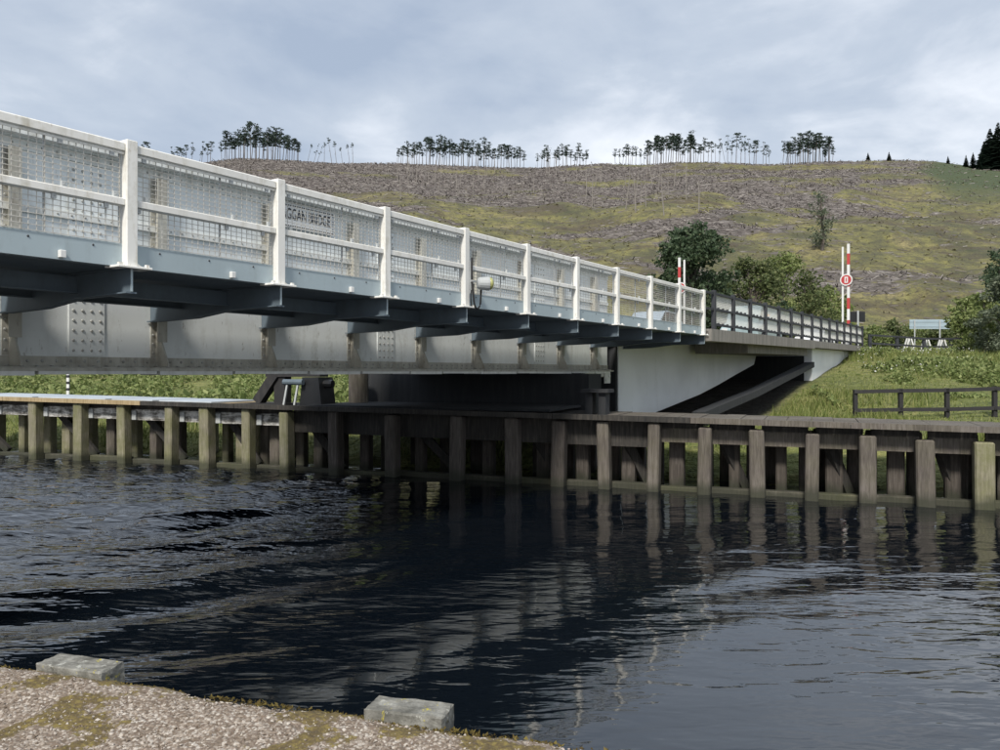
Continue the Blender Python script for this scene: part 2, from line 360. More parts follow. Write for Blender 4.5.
# what grows or lies where: felled brash, young bracken, lush meadow
q = (GY - 112) / 308.0
wx = GX + 22 * (fbm(GX * 0.012, GY * 0.012, 3) - 0.5); wy = GY + 60 * (fbm(GX * 0.009 + 9, GY * 0.009, 3) - 0.5)
band = np.abs(((wy * 0.030 + wx * 0.006) % 1.0) - 0.5) * 2
brash = sstep(0.44, 0.58, fbm(GX * 0.022 + 40, GY * 0.040, 4) * 0.75 + 0.24 * band + 0.30 * np.clip(q, 0, 1) - 0.125 - 0.05 * sstep(40, 160, GX))
track = np.minimum(np.abs(GX - (70 + 0.42 * (GY - 200) + 22 * np.sin(GY * 0.025))), np.abs(GX + 20 - (0.9 * (GY - 330) + 12 * np.sin(GY * 0.05)))) / 4.0
brash = np.maximum(brash, 0.9 * (1 - sstep(0.5, 1.3, track)) * sstep(0.1, 0.2, q) * (1 - sstep(0.8, 0.95, q)))
brash = brash * sstep(0.02, 0.12, q + 0.08 * (fbm(GX * 0.05, GY * 0.05, 2) - 0.5))
edge = (GX - (0.515 * GY) + 26 * (fbm(GX * 0.03, GY * 0.03, 3) - 0.5))
brack = sstep(0, 14, edge) * sstep(0.45, 0.62, q) * 1.0
brash = brash * (1 - brack)
meadow = 1 - sstep(-0.06, 0.10, q + 0.10 * (fbm(GX * 0.03 + 3, GY * 0.03, 3) - 0.5))
GT = GX * math.cos(BA) + GY * math.sin(BA); GD = -GX * math.sin(BA) + GY * math.cos(BA)
soil_shade = sstep(7.7, 8.6, GD) * (1 - sstep(16.5, 18.5, GD)) * sstep(23, 26, GT) * (1 - sstep(49, 52, GT))  # bare earth under the span, coloured dark to hold the shade there
ca = me.color_attributes.new('cover', 'FLOAT_COLOR', 'POINT')
ca.data.foreach_set('color', np.stack([brash, brack, meadow, soil_shade], -1).astype(np.float32).ravel())
m = Mat('ground_cover', 0.95); at = m.attr('cover'); sp = m.n.new('ShaderNodeSeparateColor'); m.l.new(at.outputs['Color'], sp.inputs[0])
a5 = m.noise(0.9, 5, 0.7, (0.5, 1.2, 1), True); a6 = m.noise(0.16, 6, 0.72, (0.45, 1.5, 1), True, 0.6); a1 = m.noise(0.035, 6, 0.62, (1, 1, 1), True, 0.4); a2 = m.noise(0.45, 6, 0.7, (1, 1.0, 1), True); a3 = m.noise(2.5, 5, 0.7, (1, 1, 1), True); a4 = m.noise(0.12, 5, 0.65, (1, 1, 1), True)
gr = m.ramp(m.math('ADD', m.math('MULTIPLY', a1, 0.5), m.math('MULTIPLY', a4, 0.5)), [(0.37, (0.07, 0.075, 0.036)), (0.45, (0.135, 0.132, 0.055)), (0.52, (0.225, 0.21, 0.07)), (0.62, (0.31, 0.265, 0.12))])
gr = m.mix(m.fac(a2, 0.42, 0.68), gr, (0.085, 0.08, 0.05)); gr = m.mix(m.fac(a3, 0.5, 0.72), gr, (0.06, 0.056, 0.04))
br = m.ramp(m.math('ADD', m.math('MULTIPLY', a2, 0.5), m.math('MULTIPLY', a5, 0.5)), [(0.38, (0.035, 0.029, 0.026)), (0.46, (0.095, 0.080, 0.074)), (0.54, (0.175, 0.152, 0.142)), (0.64, (0.40, 0.365, 0.33))])
bf = m.fac(m.math('ADD', sp.outputs[0], m.math('ADD', m.math('MULTIPLY', m.math('SUBTRACT', a2, 0.5), 0.9), m.math('MULTIPLY', m.math('SUBTRACT', a6, 0.49), 4.2))), 0.34, 0.62)
a7 = m.noise(0.075, 6, 0.7, (0.7, 1.3, 1), True, 0.8); gr = m.mix(m.math('MULTIPLY', m.fac(a7, 0.50, 0.60), 0.75), gr, (0.088, 0.068, 0.048)); gr = m.mix(m.fac(a5, 0.56, 0.70), gr, (0.05, 0.045, 0.032))
c = m.mix(m.math('MULTIPLY', bf, 0.92), gr, br)
bk = m.ramp(a3, [(0.3, (0.040, 0.060, 0.026)), (0.7, (0.085, 0.105, 0.045))]); c = m.mix(sp.outputs[1], c, bk)
md = m.ramp(m.math('ADD', m.math('MULTIPLY', a4, 0.5), m.math('MULTIPLY', a3, 0.5)), [(0.32, (0.075, 0.10, 0.025)), (0.5, (0.16, 0.18, 0.05)), (0.66, (0.31, 0.29, 0.11))])
c = m.mix(sp.outputs[2], c, md); c = m.mix(at.outputs['Alpha'], c, m.ramp(a3, [(0.3, (0.022, 0.018, 0.014)), (0.7, (0.055, 0.046, 0.036))])); m.color(c); m.bump(m.math('ADD', m.math('ADD', a2, a5), m.math('MULTIPLY', a3, 0.3)), 1.0, 0.8)
me.materials.append(m.m)
ground = put(me, 'ground', (0, 0, 0)); tag(ground, kind='structure')
def brash_at(x, y):
    i = np.clip(np.round((np.log(np.hypot(x, y) / 13) / math.log(1.0138))).astype(int), 0, 399)
    j = np.clip(np.searchsorted(az, np.degrees(np.arctan2(x, y))), 0, len(az) - 1); return brash[i, j]

# ------------------------------------------------------------------ water
m = Mat('canal_water', 0.03); m.color((0.003, 0.005, 0.008)); m.b.inputs['IOR'].default_value = 1.9
ga = m.attr('gust'); rotm = m.n.new('ShaderNodeMapping'); gp_ = m.n.new('ShaderNodeNewGeometry'); m.l.new(gp_.outputs['Position'], rotm.inputs[0])
rotm.inputs['Rotation'].default_value = (0, 0, R(-22)); rotm.inputs['Scale'].default_value = (0.55, 1.5, 1)
def wnz(sc, det, dist):
    n_ = m.n.new('ShaderNodeTexNoise'); n_.inputs['Scale'].default_value = sc; n_.inputs['Detail'].default_value = det; n_.inputs['Roughness'].default_value = 0.5; n_.inputs['Distortion'].default_value = dist
    m.l.new(rotm.outputs[0], n_.inputs['Vector']); return n_.outputs[0]
w1 = m.math('ADD', m.math('MULTIPLY', wnz(2.6, 2, 0.5), 1.0), m.math('MULTIPLY', wnz(7.5, 2, 0.3), 0.22))
m.bump(m.math('MULTIPLY', w1, ga.outputs['Fac']), 1.0, 0.09)
az2 = np.radians(np.concatenate([np.linspace(-80, -40, 30)[:-1], np.linspace(-40, 40, 640), np.linspace(40, 80, 30)[1:]])); r2 = 2.4 * np.power(1.0075, np.arange(600))
A2, R2 = np.meshgrid(az2, r2); WX, WY = R2 * np.sin(A2), R2 * np.cos(A2); WZ = np.zeros_like(WX)
rs = np.random.RandomState(11)
jx = WX + 0.9 * (fbm(WX * 0.5, WY * 0.5, 2) - 0.5); jy = WY + 0.9 * (fbm(WX * 0.5 + 31, WY * 0.5 + 7, 2) - 0.5)
WC = np.zeros_like(WX)
for k in range(44):
    L = 0.34 * (7.0 ** rs.rand()); th = R(110) + rs.randn() * 0.30; kk = 2 * math.pi / L; ph = rs.rand() * 6.28
    amp = 0.042 * L / (2 * math.pi) * (0.5 + rs.rand()); fade = 1 - sstep(0.16, 0.4, R2 * 0.0075 / L)
    w_ = amp * fade * np.sin(kk * (jx * math.cos(th) + jy * math.sin(th)) + ph); WZ += w_
    if L > 0.8: WC += w_
patch = fbm(WX * 0.22 + 2, WY * 0.35 + 5, 3)
gust = 1.0 - sstep(-4.6, -0.9, WX + 2.6 * (patch - 0.5))
gust = gust * (0.75 + 0.5 * patch) * (0.30 + 0.70 * sstep(7.5, 13.5, WY)) * (1 - 0.8 * sstep(17.5, 20.5, WY + 0.39 * WX))
calm = 0.10 + 0.08 * sstep(0.5, 3, WX)
WZ = WZ * gust + WC * calm; gust = gust + 0.06 + 0.08 * patch + 0.10 * sstep(1.5, 5, WX)
me = gridmesh('water', WX, WY, WZ, 'canal_water')
a_ = me.attributes.new('gust', 'FLOAT', 'POINT'); a_.data.foreach_set('value', gust.astype(np.float32).ravel())
tag(put(me, 'water', (0, 0, 0)), kind='structure')

# ------------------------------------------------------------------ quay under the camera
m = Mat('gravel_ground', 0.95); g = m.n.new('ShaderNodeNewGeometry'); at = m.attr('moss'); rnd = m.attr('stone')
def vor(sc, feat='F1'):
    v_ = m.n.new('ShaderNodeTexVoronoi'); v_.feature = feat; v_.inputs['Scale'].default_value = sc; v_.inputs['Randomness'].default_value = 1.0
    m.l.new(g.outputs['Position'], v_.inputs['Vector']); return v_
v1 = vor(62); sc_ = m.n.new('ShaderNodeSeparateColor'); m.l.new(v1.outputs['Color'], sc_.inputs[0]); vb = m.noise(5, 4, 0.6, (1, 1, 1), True)
vv_ = m.math('ADD', m.math('MULTIPLY', sc_.outputs[0], 0.75), m.math('MULTIPLY', m.math('SUBTRACT', vb, 0.35), 0.6))
c = m.ramp(vv_, [(0.05, (0.11, 0.082, 0.055)), (0.3, (0.21, 0.168, 0.13)), (0.6, (0.34, 0.29, 0.24)), (0.95, (0.55, 0.51, 0.45))])
c = m.mix(m.fac(v1.outputs['Distance'], 0.45, 0.75), c, (0.16, 0.12, 0.09))
ms = m.noise(30, 5, 0.7, (1, 1, 1), True); mc = m.ramp(ms, [(0.3, (0.06, 0.043, 0.022)), (0.5, (0.12, 0.088, 0.035)), (0.72, (0.24, 0.19, 0.05))])
c = m.mix(m.fac(m.math('ADD', at.outputs['Fac'], m.math('MULTIPLY', m.math('SUBTRACT', ms, 0.5), 2.2)), 0.42, 0.72), c, mc); m.color(c)
fn = m.noise(140, 3, 0.6, (1, 1, 1), True); m.bump(m.math('SUBTRACT', m.math('MULTIPLY', fn, 0.4), m.math('MULTIPLY', v1.outputs['Distance'], 1.0)), 0.6, 0.006)
QZ = 1.0; QV = 3.43
def worley(x, y):
    xi = np.floor(x).astype(int); yi = np.floor(y).astype(int); best = np.full(x.shape, 9.0); rid = np.zeros(x.shape)
    for a in (-1, 0, 1):
        for b in (-1, 0, 1):
            i = (xi + a); j = (yi + b); h1 = _T[i & 255, j & 255]; h2 = _T[(i * 7 + 31) & 255, (j * 5 + 17) & 255]; h3 = _T[(i * 3 + 11) & 255, (j * 13 + 3) & 255]
            d = np.hypot(i + h1 - x, j + h2 - y); k = d < best; best = np.where(k, d, best); rid = np.where(k, h3, rid)
    return best, rid
us = np.linspace(-5.2, 2.6, 1000); vs_ = np.concatenate([np.linspace(1.9, QV, 190), np.full(8, QV)])
U, V = np.meshgrid(us, vs_)
edge_off = (fbm(U * 3.1, U * 0 + 2, 4) - 0.5) * 0.10 + (vnoise(U * 28, U * 0 + 9) - 0.5) * 0.022
drop = np.zeros_like(U); drop[-8:, :] = (np.linspace(0, 1, 9)[1:] ** 1.3)[:, None] * 0.9
fr = np.clip((V - (QV - 0.25)) / 0.25, 0, 1)
V2 = V + edge_off * fr + 0.02 * np.sin(drop * 3)
w_, rid = worley(U / 0.021, V2 / 0.021); w2, rid2 = worley(U / 0.05 + 7, V2 / 0.05)
Zs = np.sqrt(np.clip(0.62 - w_, 0, 1)) * 0.013 + np.clip(0.4 - w2, 0, 1) * 0.016 * (rid2 > 0.6)
Zm = (fbm(U * 1.7, V2 * 1.7, 4) - 0.5) * 0.05
moss = sstep(0.45, 0.68, fbm(U * 5.5 + 5, V2 * 5.5, 4) * 0.95 + 0.20 * fr * vnoise(U * 9, V2 * 9) + 0.12 * sstep(0.6, 1, fr))
Z = QZ + Zm + Zs * (1 - 0.5 * moss) + moss * 0.012 * fbm(U * 40, V2 * 40, 2) - 0.05 * fr ** 3 - drop
cq, sq = math.cos(QA), math.sin(QA)
me = gridmesh('quay', U * cq - V2 * sq, U * sq + V2 * cq, Z, 'gravel_ground', True)
for nm, ar in (('moss', moss), ('stone', np.clip(rid * 0.95 + 0.25 * (0.45 - w_) + 0.35 * (fbm(U * 6, V2 * 6, 3) - 0.5), 0, 1))):
    a = me.attributes.new(nm, 'FLOAT', 'POINT'); a.data.foreach_set('value', ar.astype(np.float32).ravel())
quay = put(me, 'quay', (0, 0, 0)); tag(quay, kind='structure')
b = MB(); b.box((-60, -40, -1.5), (60, 1.92, QZ - 0.012)); b.box((-60, 1.92, -1.5), (-5.15, QV - 0.05, QZ - 0.012)); b.box((2.55, 1.92, -1.5), (60, QV - 0.05, QZ - 0.012)); b.box((-5.15, 1.92, -1.5), (2.55, QV - 0.09, QZ - 0.12))
qb = b.build('quay_wall', 'concrete', None, QA); tag(qb, kind='structure')
# loose pebbles on the quay
leafmat('pebble', [(0.12, 0.09, 0.065), (0.26, 0.215, 0.175), (0.50, 0.46, 0.41)], 0.85, 0.0)
rs = np.random.RandomState(15); n = 16000; u = rs.uniform(-4.6, 1.8, n); v = QV - 1.25 * rs.rand(n) - 0.03
O8 = np.array([(1, 0, 0), (-1, 0, 0), (0, 1, 0), (0, -1, 0), (0, 0, 1), (0, 0, -1)], float); F8 = np.array([(0, 2, 4), (2, 1, 4), (1, 3, 4), (3, 0, 4), (2, 0, 5), (1, 2, 5), (3, 1, 5), (0, 3, 5)])
sz = 0.004 + 0.006 * rs.rand(n) ** 2; zz_ = QZ + (fbm(u * 1.7, v * 1.7, 4) - 0.5) * 0.05 + 0.006 - 0.05 * np.clip((v - (QV - 0.25)) / 0.25, 0, 1) ** 3
an = rs.rand(n) * 6.28; el_ = np.stack([sz * rs.uniform(0.8, 1.5, n), sz * rs.uniform(0.7, 1.2, n), sz * rs.uniform(0.5, 0.9, n)], -1)
L_ = O8[None] * el_[:, None, :] + rs.randn(n, 6, 3) * (sz * 0.18)[:, None, None]; ca_, sa_ = np.cos(an)[:, None], np.sin(an)[:, None]
X_ = (u * cq - v * sq)[:, None] + L_[..., 0] * ca_ - L_[..., 1] * sa_; Y_ = (u * sq + v * cq)[:, None] + L_[..., 0] * sa_ + L_[..., 1] * ca_
V_ = np.stack([X_, Y_, zz_[:, None] + L_[..., 2]], -1).reshape(-1, 3); I_ = (np.arange(n)[:, None, None] * 6 + F8[None]).reshape(-1, 3)
tag(put(fastmesh('gravel', V_, 3, I_, 'pebble'), 'gravel', (0, 0, 0)), 'small pale and brown gravel stones strewn over the quay', 'gravel', kind='stuff')
# moss and lichen tufts along the edge
rs = np.random.RandomState(5); P = []
n = 5200; u = rs.uniform(-4.2, 1.6, n); v = QV - np.abs(rs.randn(n)) * 0.09 + 0.0
keep = fbm(u * 3.0 + 5, v * 3.0, 3) + 0.25 * (v > QV - 0.05) > 0.52 + 0.12 * rs.rand(n); u = u[keep]; v = v[keep]; n = len(u)
def blades(x, y, z, h, w, lean, rs):
    n = len(x); a = rs.rand(n) * 6.283; l = rs.randn(n) * lean; la = rs.rand(n) * 6.283
    p0 = np.stack([x - np.cos(a) * w / 2, y - np.sin(a) * w / 2, z], -1); p1 = np.stack([x + np.cos(a) * w / 2, y + np.sin(a) * w / 2, z], -1)
    p2 = np.stack([x + np.cos(la) * l * h, y + np.sin(la) * l * h, z + h], -1)
    return np.stack([p0, p1, p2], 1).reshape(-1, 3)
x = u * cq - v * sq; y = u * sq + v * cq
V_ = blades(x, y, np.full(n, QZ - 0.03), rs.uniform(0.005, 0.015, n), rs.uniform(0.012, 0.026, n), 1.0, rs)
tag(put(fastmesh('moss', V_, 3, np.arange(len(V_)), 'moss_clump'), 'moss', (0, 0, 0)), 'brown and yellow moss tufts along the gravel quay edge', 'moss', kind='stuff')

def stone_block(px0, px1, pyt, label):
    dep = FP * (E - QZ + 0.03) / (pyt - HOR); x0 = (px0 - 500) / FP * dep; x1 = (px1 - 500) / FP * dep
    L = (x1 - x0) * 1.0; uc = ((x0 + x1) / 2) * cq + dep * sq + 0.06
    rs = random.Random(px0); import bmesh
    bm = bmesh.new(); bmesh.ops.create_cube(bm, size=1)
    for vv in bm.verts: vv.co = Vector((vv.co.x * L, vv.co.y * 0.17, vv.co.z * 0.16))
    bmesh.ops.bevel(bm, geom=bm.edges[:], offset=0.007, segments=1, affect='EDGES')
    bmesh.ops.subdivide_edges(bm, edges=[e for e in bm.edges if e.calc_length() > 0.08], cuts=5, use_grid_fill=True)
    for vv in bm.verts: vv.co += Vector((rs.gauss(0, .0022), rs.gauss(0, .0022), rs.gauss(0, .0022)))
    me = bpy.data.meshes.new('stone_block'); bm.to_mesh(me); bm.free(); me.materials.append(MATS['stone_lichen'])
    o = put(me, 'stone_block', (uc, QV + 0.055, QZ - 0.055), None, QA); o.rotation_euler[2] += R(-1 if px0 < 200 else 2); return tag(o, label, 'stone', 'stone blocks on the quay edge')
stone_block(38, 119, 668, 'plain grey weathered stone block on the gravel quay edge')
stone_block(363, 444, 710, 'stone block with yellow lichen spots on the mossy quay edge')

# ------------------------------------------------------------------ the swing bridge
ZB = E + 1.068; DP = 7.67; DG = 10.3; S = 1.971; T0 = 4.81; H = 1.3; DG2 = 14.2
KS = list(range(-6, 10)); TE = T0 + 9 * S + 0.45
def TS(d): return TE - (d - DP) * 0.5           # skewed far end of the span
bridge = empty('swing_bridge', (10, 12.25, 1.9), BA)
tag(bridge, 'white and grey steel swing bridge with mesh parapet and riveted girder over the canal', 'bridge')
# posts
pm = MB(); pm.bbox((-0.062, -0.07, 0), (0.062, 0.065, H), 0.008); post_me = pm.mesh('post', 'white_paint')
bp = MB(); bp.bbox((-0.19, -0.13, 0), (0.19, 0.11, 0.022), 0.006)
for sx in (-1, 1): bp.prism([(sx * 0.062, 0.022), (sx * 0.15, 0.022), (sx * 0.062, 0.075)], -0.035, -0.023)
for sx in (-0.15, 0.15):
    for sy in (-0.09, 0.07): bp.cbox((sx, sy, 0.036), (0.035, 0.035, 0.028))
base_me = bp.mesh('base_plate', 'white_paint', (0, 0, 0.01))
BAY = S - 0.124
def lb(): return MB()
tr = lb().bbox((-BAY / 2, -0.05, -0.042), (BAY / 2, 0.045, 0.042), 0.012); toprail_me = tr.mesh('rail', 'white_paint')
mr = lb().bbox((-BAY / 2, -0.045, -0.034), (BAY / 2, 0.04, 0.034), 0.008); midrail_me = mr.mesh('rail', 'white_paint')
sb = lb().cbox((0, 0, 0), (BAY, 0.012, 0.022)); strip_me = sb.mesh('retaining_strip', 'white_paint')
fs = lb(); fs.box((-BAY / 2, -0.006, -0.118), (BAY / 2, 0.006, 0.118)); fs.box((-BAY / 2, 0.006, 0.104), (BAY / 2, 0.07, 0.118)); fs.box((-BAY / 2, 0.006, -0.118), (BAY / 2, 0.07, -0.104))
fascia_me = fs.mesh('fascia', 'fascia_paint')
fb = lb()
for x in (-0.62, 0.0, 0.62): fb.dome((x, -0.006, 0.03), 0.013, (0, -1, 0), 6)
bolt_me = fb.mesh('bolts', 'sign_ink', (0, 0, 0))
fc = lb().bbox((-0.03, -0.05, -0.035), (0.03, 0.0, 0.035), 0.006); clampf_me = fc.mesh('clamp', 'sign_white')
def meshpanel(w, h):
    b = MB(); nx = int(round(w / 0.073)); nz = int(round(h / 0.05))
    for i in range(nx + 1):
        x = -w / 2 + w * i / nx; t = 0.0033; b.box((x - t, -0.0026, -h / 2), (x + t, 0.0026, h / 2))
    for k in range(nz + 1):
        z = -h / 2 + h * k / nz; b.box((-w / 2, -0.0075, z - 0.0032), (w / 2, -0.0027, z + 0.0032))
    return b.mesh('mesh_panel', 'wire_zinc', fix=False)
ph1 = 0.45; ph2 = 0.37
mp_top = meshpanel(BAY - 0.06, ph1); mp_low = meshpanel(BAY - 0.06, ph2)
w2_ = (BAY - 0.05) / 2
def bar_me(h, w): return MB().cbox((0, 0, 0), (w, 0.014, h)).mesh('frame_bar', 'grey_fitting')
frt, frl, mdt, mdl = bar_me(ph1, 0.022), bar_me(ph2, 0.022), bar_me(ph1, 0.016), bar_me(ph2, 0.016)
cl = MB().bbox((-0.022, -0.02, -0.028), (0.022, 0.012, 0.028), 0.004); cl.dome((0, -0.02, 0), 0.008, (0, -1, 0), 6); clip_me = cl.mesh('clip', 'grey_fitting')
ZT = ZB + H - 0.075; ZM = ZB + 0.665
# cantilever brackets under the footway
br = MB()
zt = -0.012
prof = [(DP - 0.05, zt - 0.235), (DP + 0.9, zt - 0.245), (DP + 1.6, zt - 0.32), (DG - 0.02, zt - 0.34)]
br.prism([(prof[0][0], zt)] + prof + [(DG - 0.02, zt)], -0.008, 0.008, 'x')
for i in range(3):
    (y0, z0), (y1, z1) = prof[i], prof[i + 1]
    br.add([(-0.06, y0, z0), (0.06, y0, z0), (0.06, y1, z1), (-0.06, y1, z1), (-0.06, y0, z0 - 0.016), (0.06, y0, z0 - 0.016), (0.06, y1, z1 - 0.016), (-0.06, y1, z1 - 0.016)],
           [(0, 1, 2, 3), (7, 6, 5, 4), (0, 4, 5, 1), (1, 5, 6, 2), (2, 6, 7, 3), (3, 7, 4, 0)])
br.box((-0.07, DP - 0.05, zt - 0.003), (0.07, DG - 0.03, zt + 0.009))
bc = br.centre(); bracket_me = br.mesh('bracket', 'steel_dark', bc)
endp = MB().box((-0.05, DP - 0.06, zt - 0.24), (0.05, DP - 0.05, zt)); 
be = MB().box((-0.011, -0.004, -0.115), (0.011, 0.004, 0.115)); bend_me = be.mesh('web_edge', 'fascia_paint')
for k in KS:
    t = T0 + k * S
    p = put(post_me, 'post', (t, DP, ZB), bridge); put(base_me, 'base_plate', (t, DP, ZB - 0.002), p)
    q_ = put(bracket_me, 'bracket', (t + bc[0], bc[1], ZB + bc[2] - 0.001), bridge); put(bend_me, 'web_edge', (t, DP - 0.056, ZB - 0.13), q_)
    if k == KS[-1]: continue
    tm = t + S / 2
    r = put(toprail_me, 'rail', (tm, DP, ZT), bridge); put(strip_me, 'retaining_strip', (tm, DP - 0.02, ZT - 0.066), r)
    r = put(midrail_me, 'rail', (tm, DP, ZM), bridge)
    f_ = put(fascia_me, 'fascia', (tm, DP + 0.02, ZB + 0.125), bridge); put(bolt_me, 'bolts', (tm, DP + 0.02, ZB + 0.16), f_); put(clampf_me, 'clamp', (tm + 0.3, DP + 0.013, ZB + 0.06), f_)
    zt_ = ZM + 0.034 + ph1 / 2 + 0.01; zl_ = ZB + 0.25 + ph2 / 2
    a_ = put(mp_top, 'mesh_panel', (tm, DP + 0.01, zt_), bridge); c_ = put(mp_low, 'mesh_panel', (tm, DP + 0.01, zl_), bridge)
    for fx, m1, m2 in ((-w2_, frt, frl), (w2_, frt, frl), (0.16 * w2_, mdt, mdl)):
        put(m1, 'frame_bar', (tm + fx, DP + 0.022, zt_), a_); put(m2, 'frame_bar', (tm + fx, DP + 0.022, zl_), c_)
    for fx in (-0.82, 0.28, 0.8):
        put(clip_me, 'clip', (tm + fx, DP - 0.005, ZT - 0.09), a_); put(clip_me, 'clip', (tm + fx + 0.03, DP - 0.005, ZM + 0.062), a_)
        put(clip_me, 'clip', (tm + fx - 0.06, DP - 0.005, ZM - 0.062), c_)
TW = T0 + KS[0] * S
def slab(name, mat, d0, d1, z0, z1, t0=TW, parent=bridge):
    return MB().prism([(t0, d0), (TS(d0), d0), (TS(d1), d1), (t0, d1)], z0, z1, 'z').build(name, mat, parent)
slab('footway_deck', 'steel_dark', DP + 0.10, DG - 0.25, ZB + 0.0, ZB + 0.04)
for d in (DP + 0.95, DP + 1.9):
    b = MB(); b.box((TW, d - 0.006, ZB - 0.20), (TS(d) - 0.1, d + 0.006, ZB - 0.03)); b.box((TW, d - 0.05, ZB - 0.213), (TS(d) - 0.1, d + 0.05, ZB - 0.2005)); b.build('stringer', 'steel_dark', bridge)
# plate girders
GZ0, GZ1 = E + 0.0, E + 2.93
def girder(dg, detail):
    t1 = TS(dg) + 0.02
    g_ = MB().box((TW, dg - 0.01, GZ0 + 0.05), (t1, dg + 0.01, GZ1 - 0.05)).build('plate_girder', 'girder_paint', bridge)
    b = MB(); b.box((TW, dg - 0.2, GZ1 - 0.05), (t1, dg + 0.2, GZ1)); b.box((TW, dg - 0.12, GZ1 - 0.068), (t1, dg - 0.0105, GZ1 - 0.0505)); b.box((TW, dg - 0.03, GZ1 - 0.2), (t1, dg - 0.0105, GZ1 - 0.0685))
    b.build('top_flange', 'flange_paint', g_)
    b = MB(); b.box((TW, dg - 0.22, GZ0 + 0.012), (t1, dg + 0.22, GZ0 + 0.05)); b.box((TW, dg - 0.14, GZ0 + 0.0505), (t1, dg - 0.0105, GZ0 + 0.068)); b.box((TW, dg - 0.03, GZ0 + 0.0685), (t1, dg - 0.0105, GZ0 + 0.20))
    b.build('bottom_flange', 'stiffener_paint', g_)
    if not detail: return
    # cover plates under the flange, in uneven lengths
    rs = random.Random(3); t = TW; b = MB(); n = 0
    while t < t1 - 1.2:
        L = rs.uniform(0.9, 1.6); MB().box((t, dg - 0.235, GZ0 - 0.03 - 0.012 * (n % 2)), (t + L, dg + 0.235, GZ0 + 0.0115)).build('cover_plate', 'flange_paint', g_); t += L + 0.05; n += 1
    MB().box((TW, dg - 0.05, E + 1.97), (t1, dg - 0.0105, E + 2.06)).build('web_band', 'flange_paint', g_)
    riv = MB()
    t = TW + 0.06
    while t < t1 - 0.05:
        riv.dome((t, dg - 0.03, GZ0 + 0.14), 0.024, (0, -1, 0)); riv.dome((t + 0.09, dg - 0.085, GZ0 + 0.068), 0.03, (0, 0, 1))
        riv.dome((t, dg - 0.03, GZ1 - 0.13), 0.017, (0, -1, 0)); riv.dome((t, dg - 0.05, E + 2.015), 0.016, (0, -1, 0)); t += 0.18
    tsps = [T0 + 1.05 + j * 3 * S for j in range(-3, 6)]
    for ts in tsps:
        if ts + 0.3 > t1 or ts < TW: continue
        MB().box((ts - 0.24, dg - 0.026, GZ0 + 0.215), (ts + 0.24, dg - 0.0105, GZ1 - 0.21)).build('splice_plate', 'girder_paint', g_)
        for c in range(4):
            for r in range(19): riv.dome((ts - 0.18 + c * 0.12, dg - 0.026, GZ0 + 0.28 + r * 0.13), 0.023, (0, -1, 0))
    for k in range(KS[0] + 1, 10):
        t = T0 + 0.09 + k * S
        if t > t1 - 0.12: continue
        b = MB(); b.box((t - 0.09, dg - 0.026, GZ0 + 0.205), (t + 0.09, dg - 0.0105, GZ1 - 0.205))
        b.prism([(dg - 0.026, GZ0 + 0.075), (dg - 0.30, GZ0 + 0.075), (dg - 0.30, GZ0 + 0.12), (dg - 0.15, GZ0 + 0.42), (dg - 0.15, GZ1 - 0.21), (dg - 0.026, GZ1 - 0.21)], t - 0.012, t + 0.012, 'x')
        b.box((t - 0.075, dg - 0.163, GZ0 + 0.42), (t + 0.075, dg - 0.1505, GZ1 - 0.21))
        b.build('stiffener', 'stiffener_paint', g_)
        for r in range(20):
            for s_ in (-0.055, 0.055): riv.dome((t + s_, dg - 0.026, GZ0 + 0.27 + r * 0.125), 0.022, (0, -1, 0))
    tag(riv.build('rivets', 'rivet_paint', g_, fix=False), kind='stuff')
    return g_
gird = girder(DG, True); girder(DG2, False)
slab('road_deck', 'concrete_shaded', DG + 0.05, DG2 - 0.05, ZB - 0.15, ZB + 0.02)
cbm = MB(); cbm.box((-0.012, DG + 0.06, E + 0.32), (0.012, DG2 - 0.06, ZB - 0.155)); cbm.box((-0.12, DG + 0.06, E + 0.30), (0.12, DG2 - 0.06, E + 0.3195)); cc = cbm.centre(); cb_me = cbm.mesh('cross_beam', 'steel_dark', cc)
for k in KS:
    t = T0 + k * S
    if t < TS(DG2): put(cb_me, 'cross_beam', (t + cc[0] + 0.5, cc[1], cc[2]), bridge)
for d in (11.3, 12.25, 13.2):
    b = MB(); b.box((TW, d - 0.01, E + 0.62), (TS(d) - 0.1, d + 0.01, ZB - 0.156)); b.build('stringer', 'steel_dark', bridge)
# shoe castings below the girder end
te = TS(DG)
b = MB(); b.prism([(te - 1.75, E - 0.02), (te - 1.15, E - 0.02), (te - 1.2, E - 0.34), (te - 1.42, E - 0.34)], DG - 0.16, DG - 0.13)
b.tube([(te - 1.2, DG - 0.1, E - 0.1), (te - 0.75, DG - 0.1, E - 0.1)], 0.09, 8); b.tube([(te - 0.72, DG - 0.1, E - 0.09), (te - 0.45, DG - 0.1, E - 0.09)], 0.06, 8)
b.box((te - 0.5, DG - 0.18, E - 0.33), (te - 0.12, DG - 0.15, E - 0.02)); b.tube([(te - 0.42, DG - 0.2, E - 0.22), (te - 0.42, DG - 0.18, E - 0.22)], 0.05, 8); b.tube([(te - 0.2, DG - 0.2, E - 0.12), (te - 0.2, DG - 0.18, E - 0.12)], 0.05, 8)
b.box((te - 1.3, DG - 0.12, E - 0.05), (te - 0.05, DG + 0.12, E - 0.0185)); b.build('end_shoe', 'flange_paint', bridge)

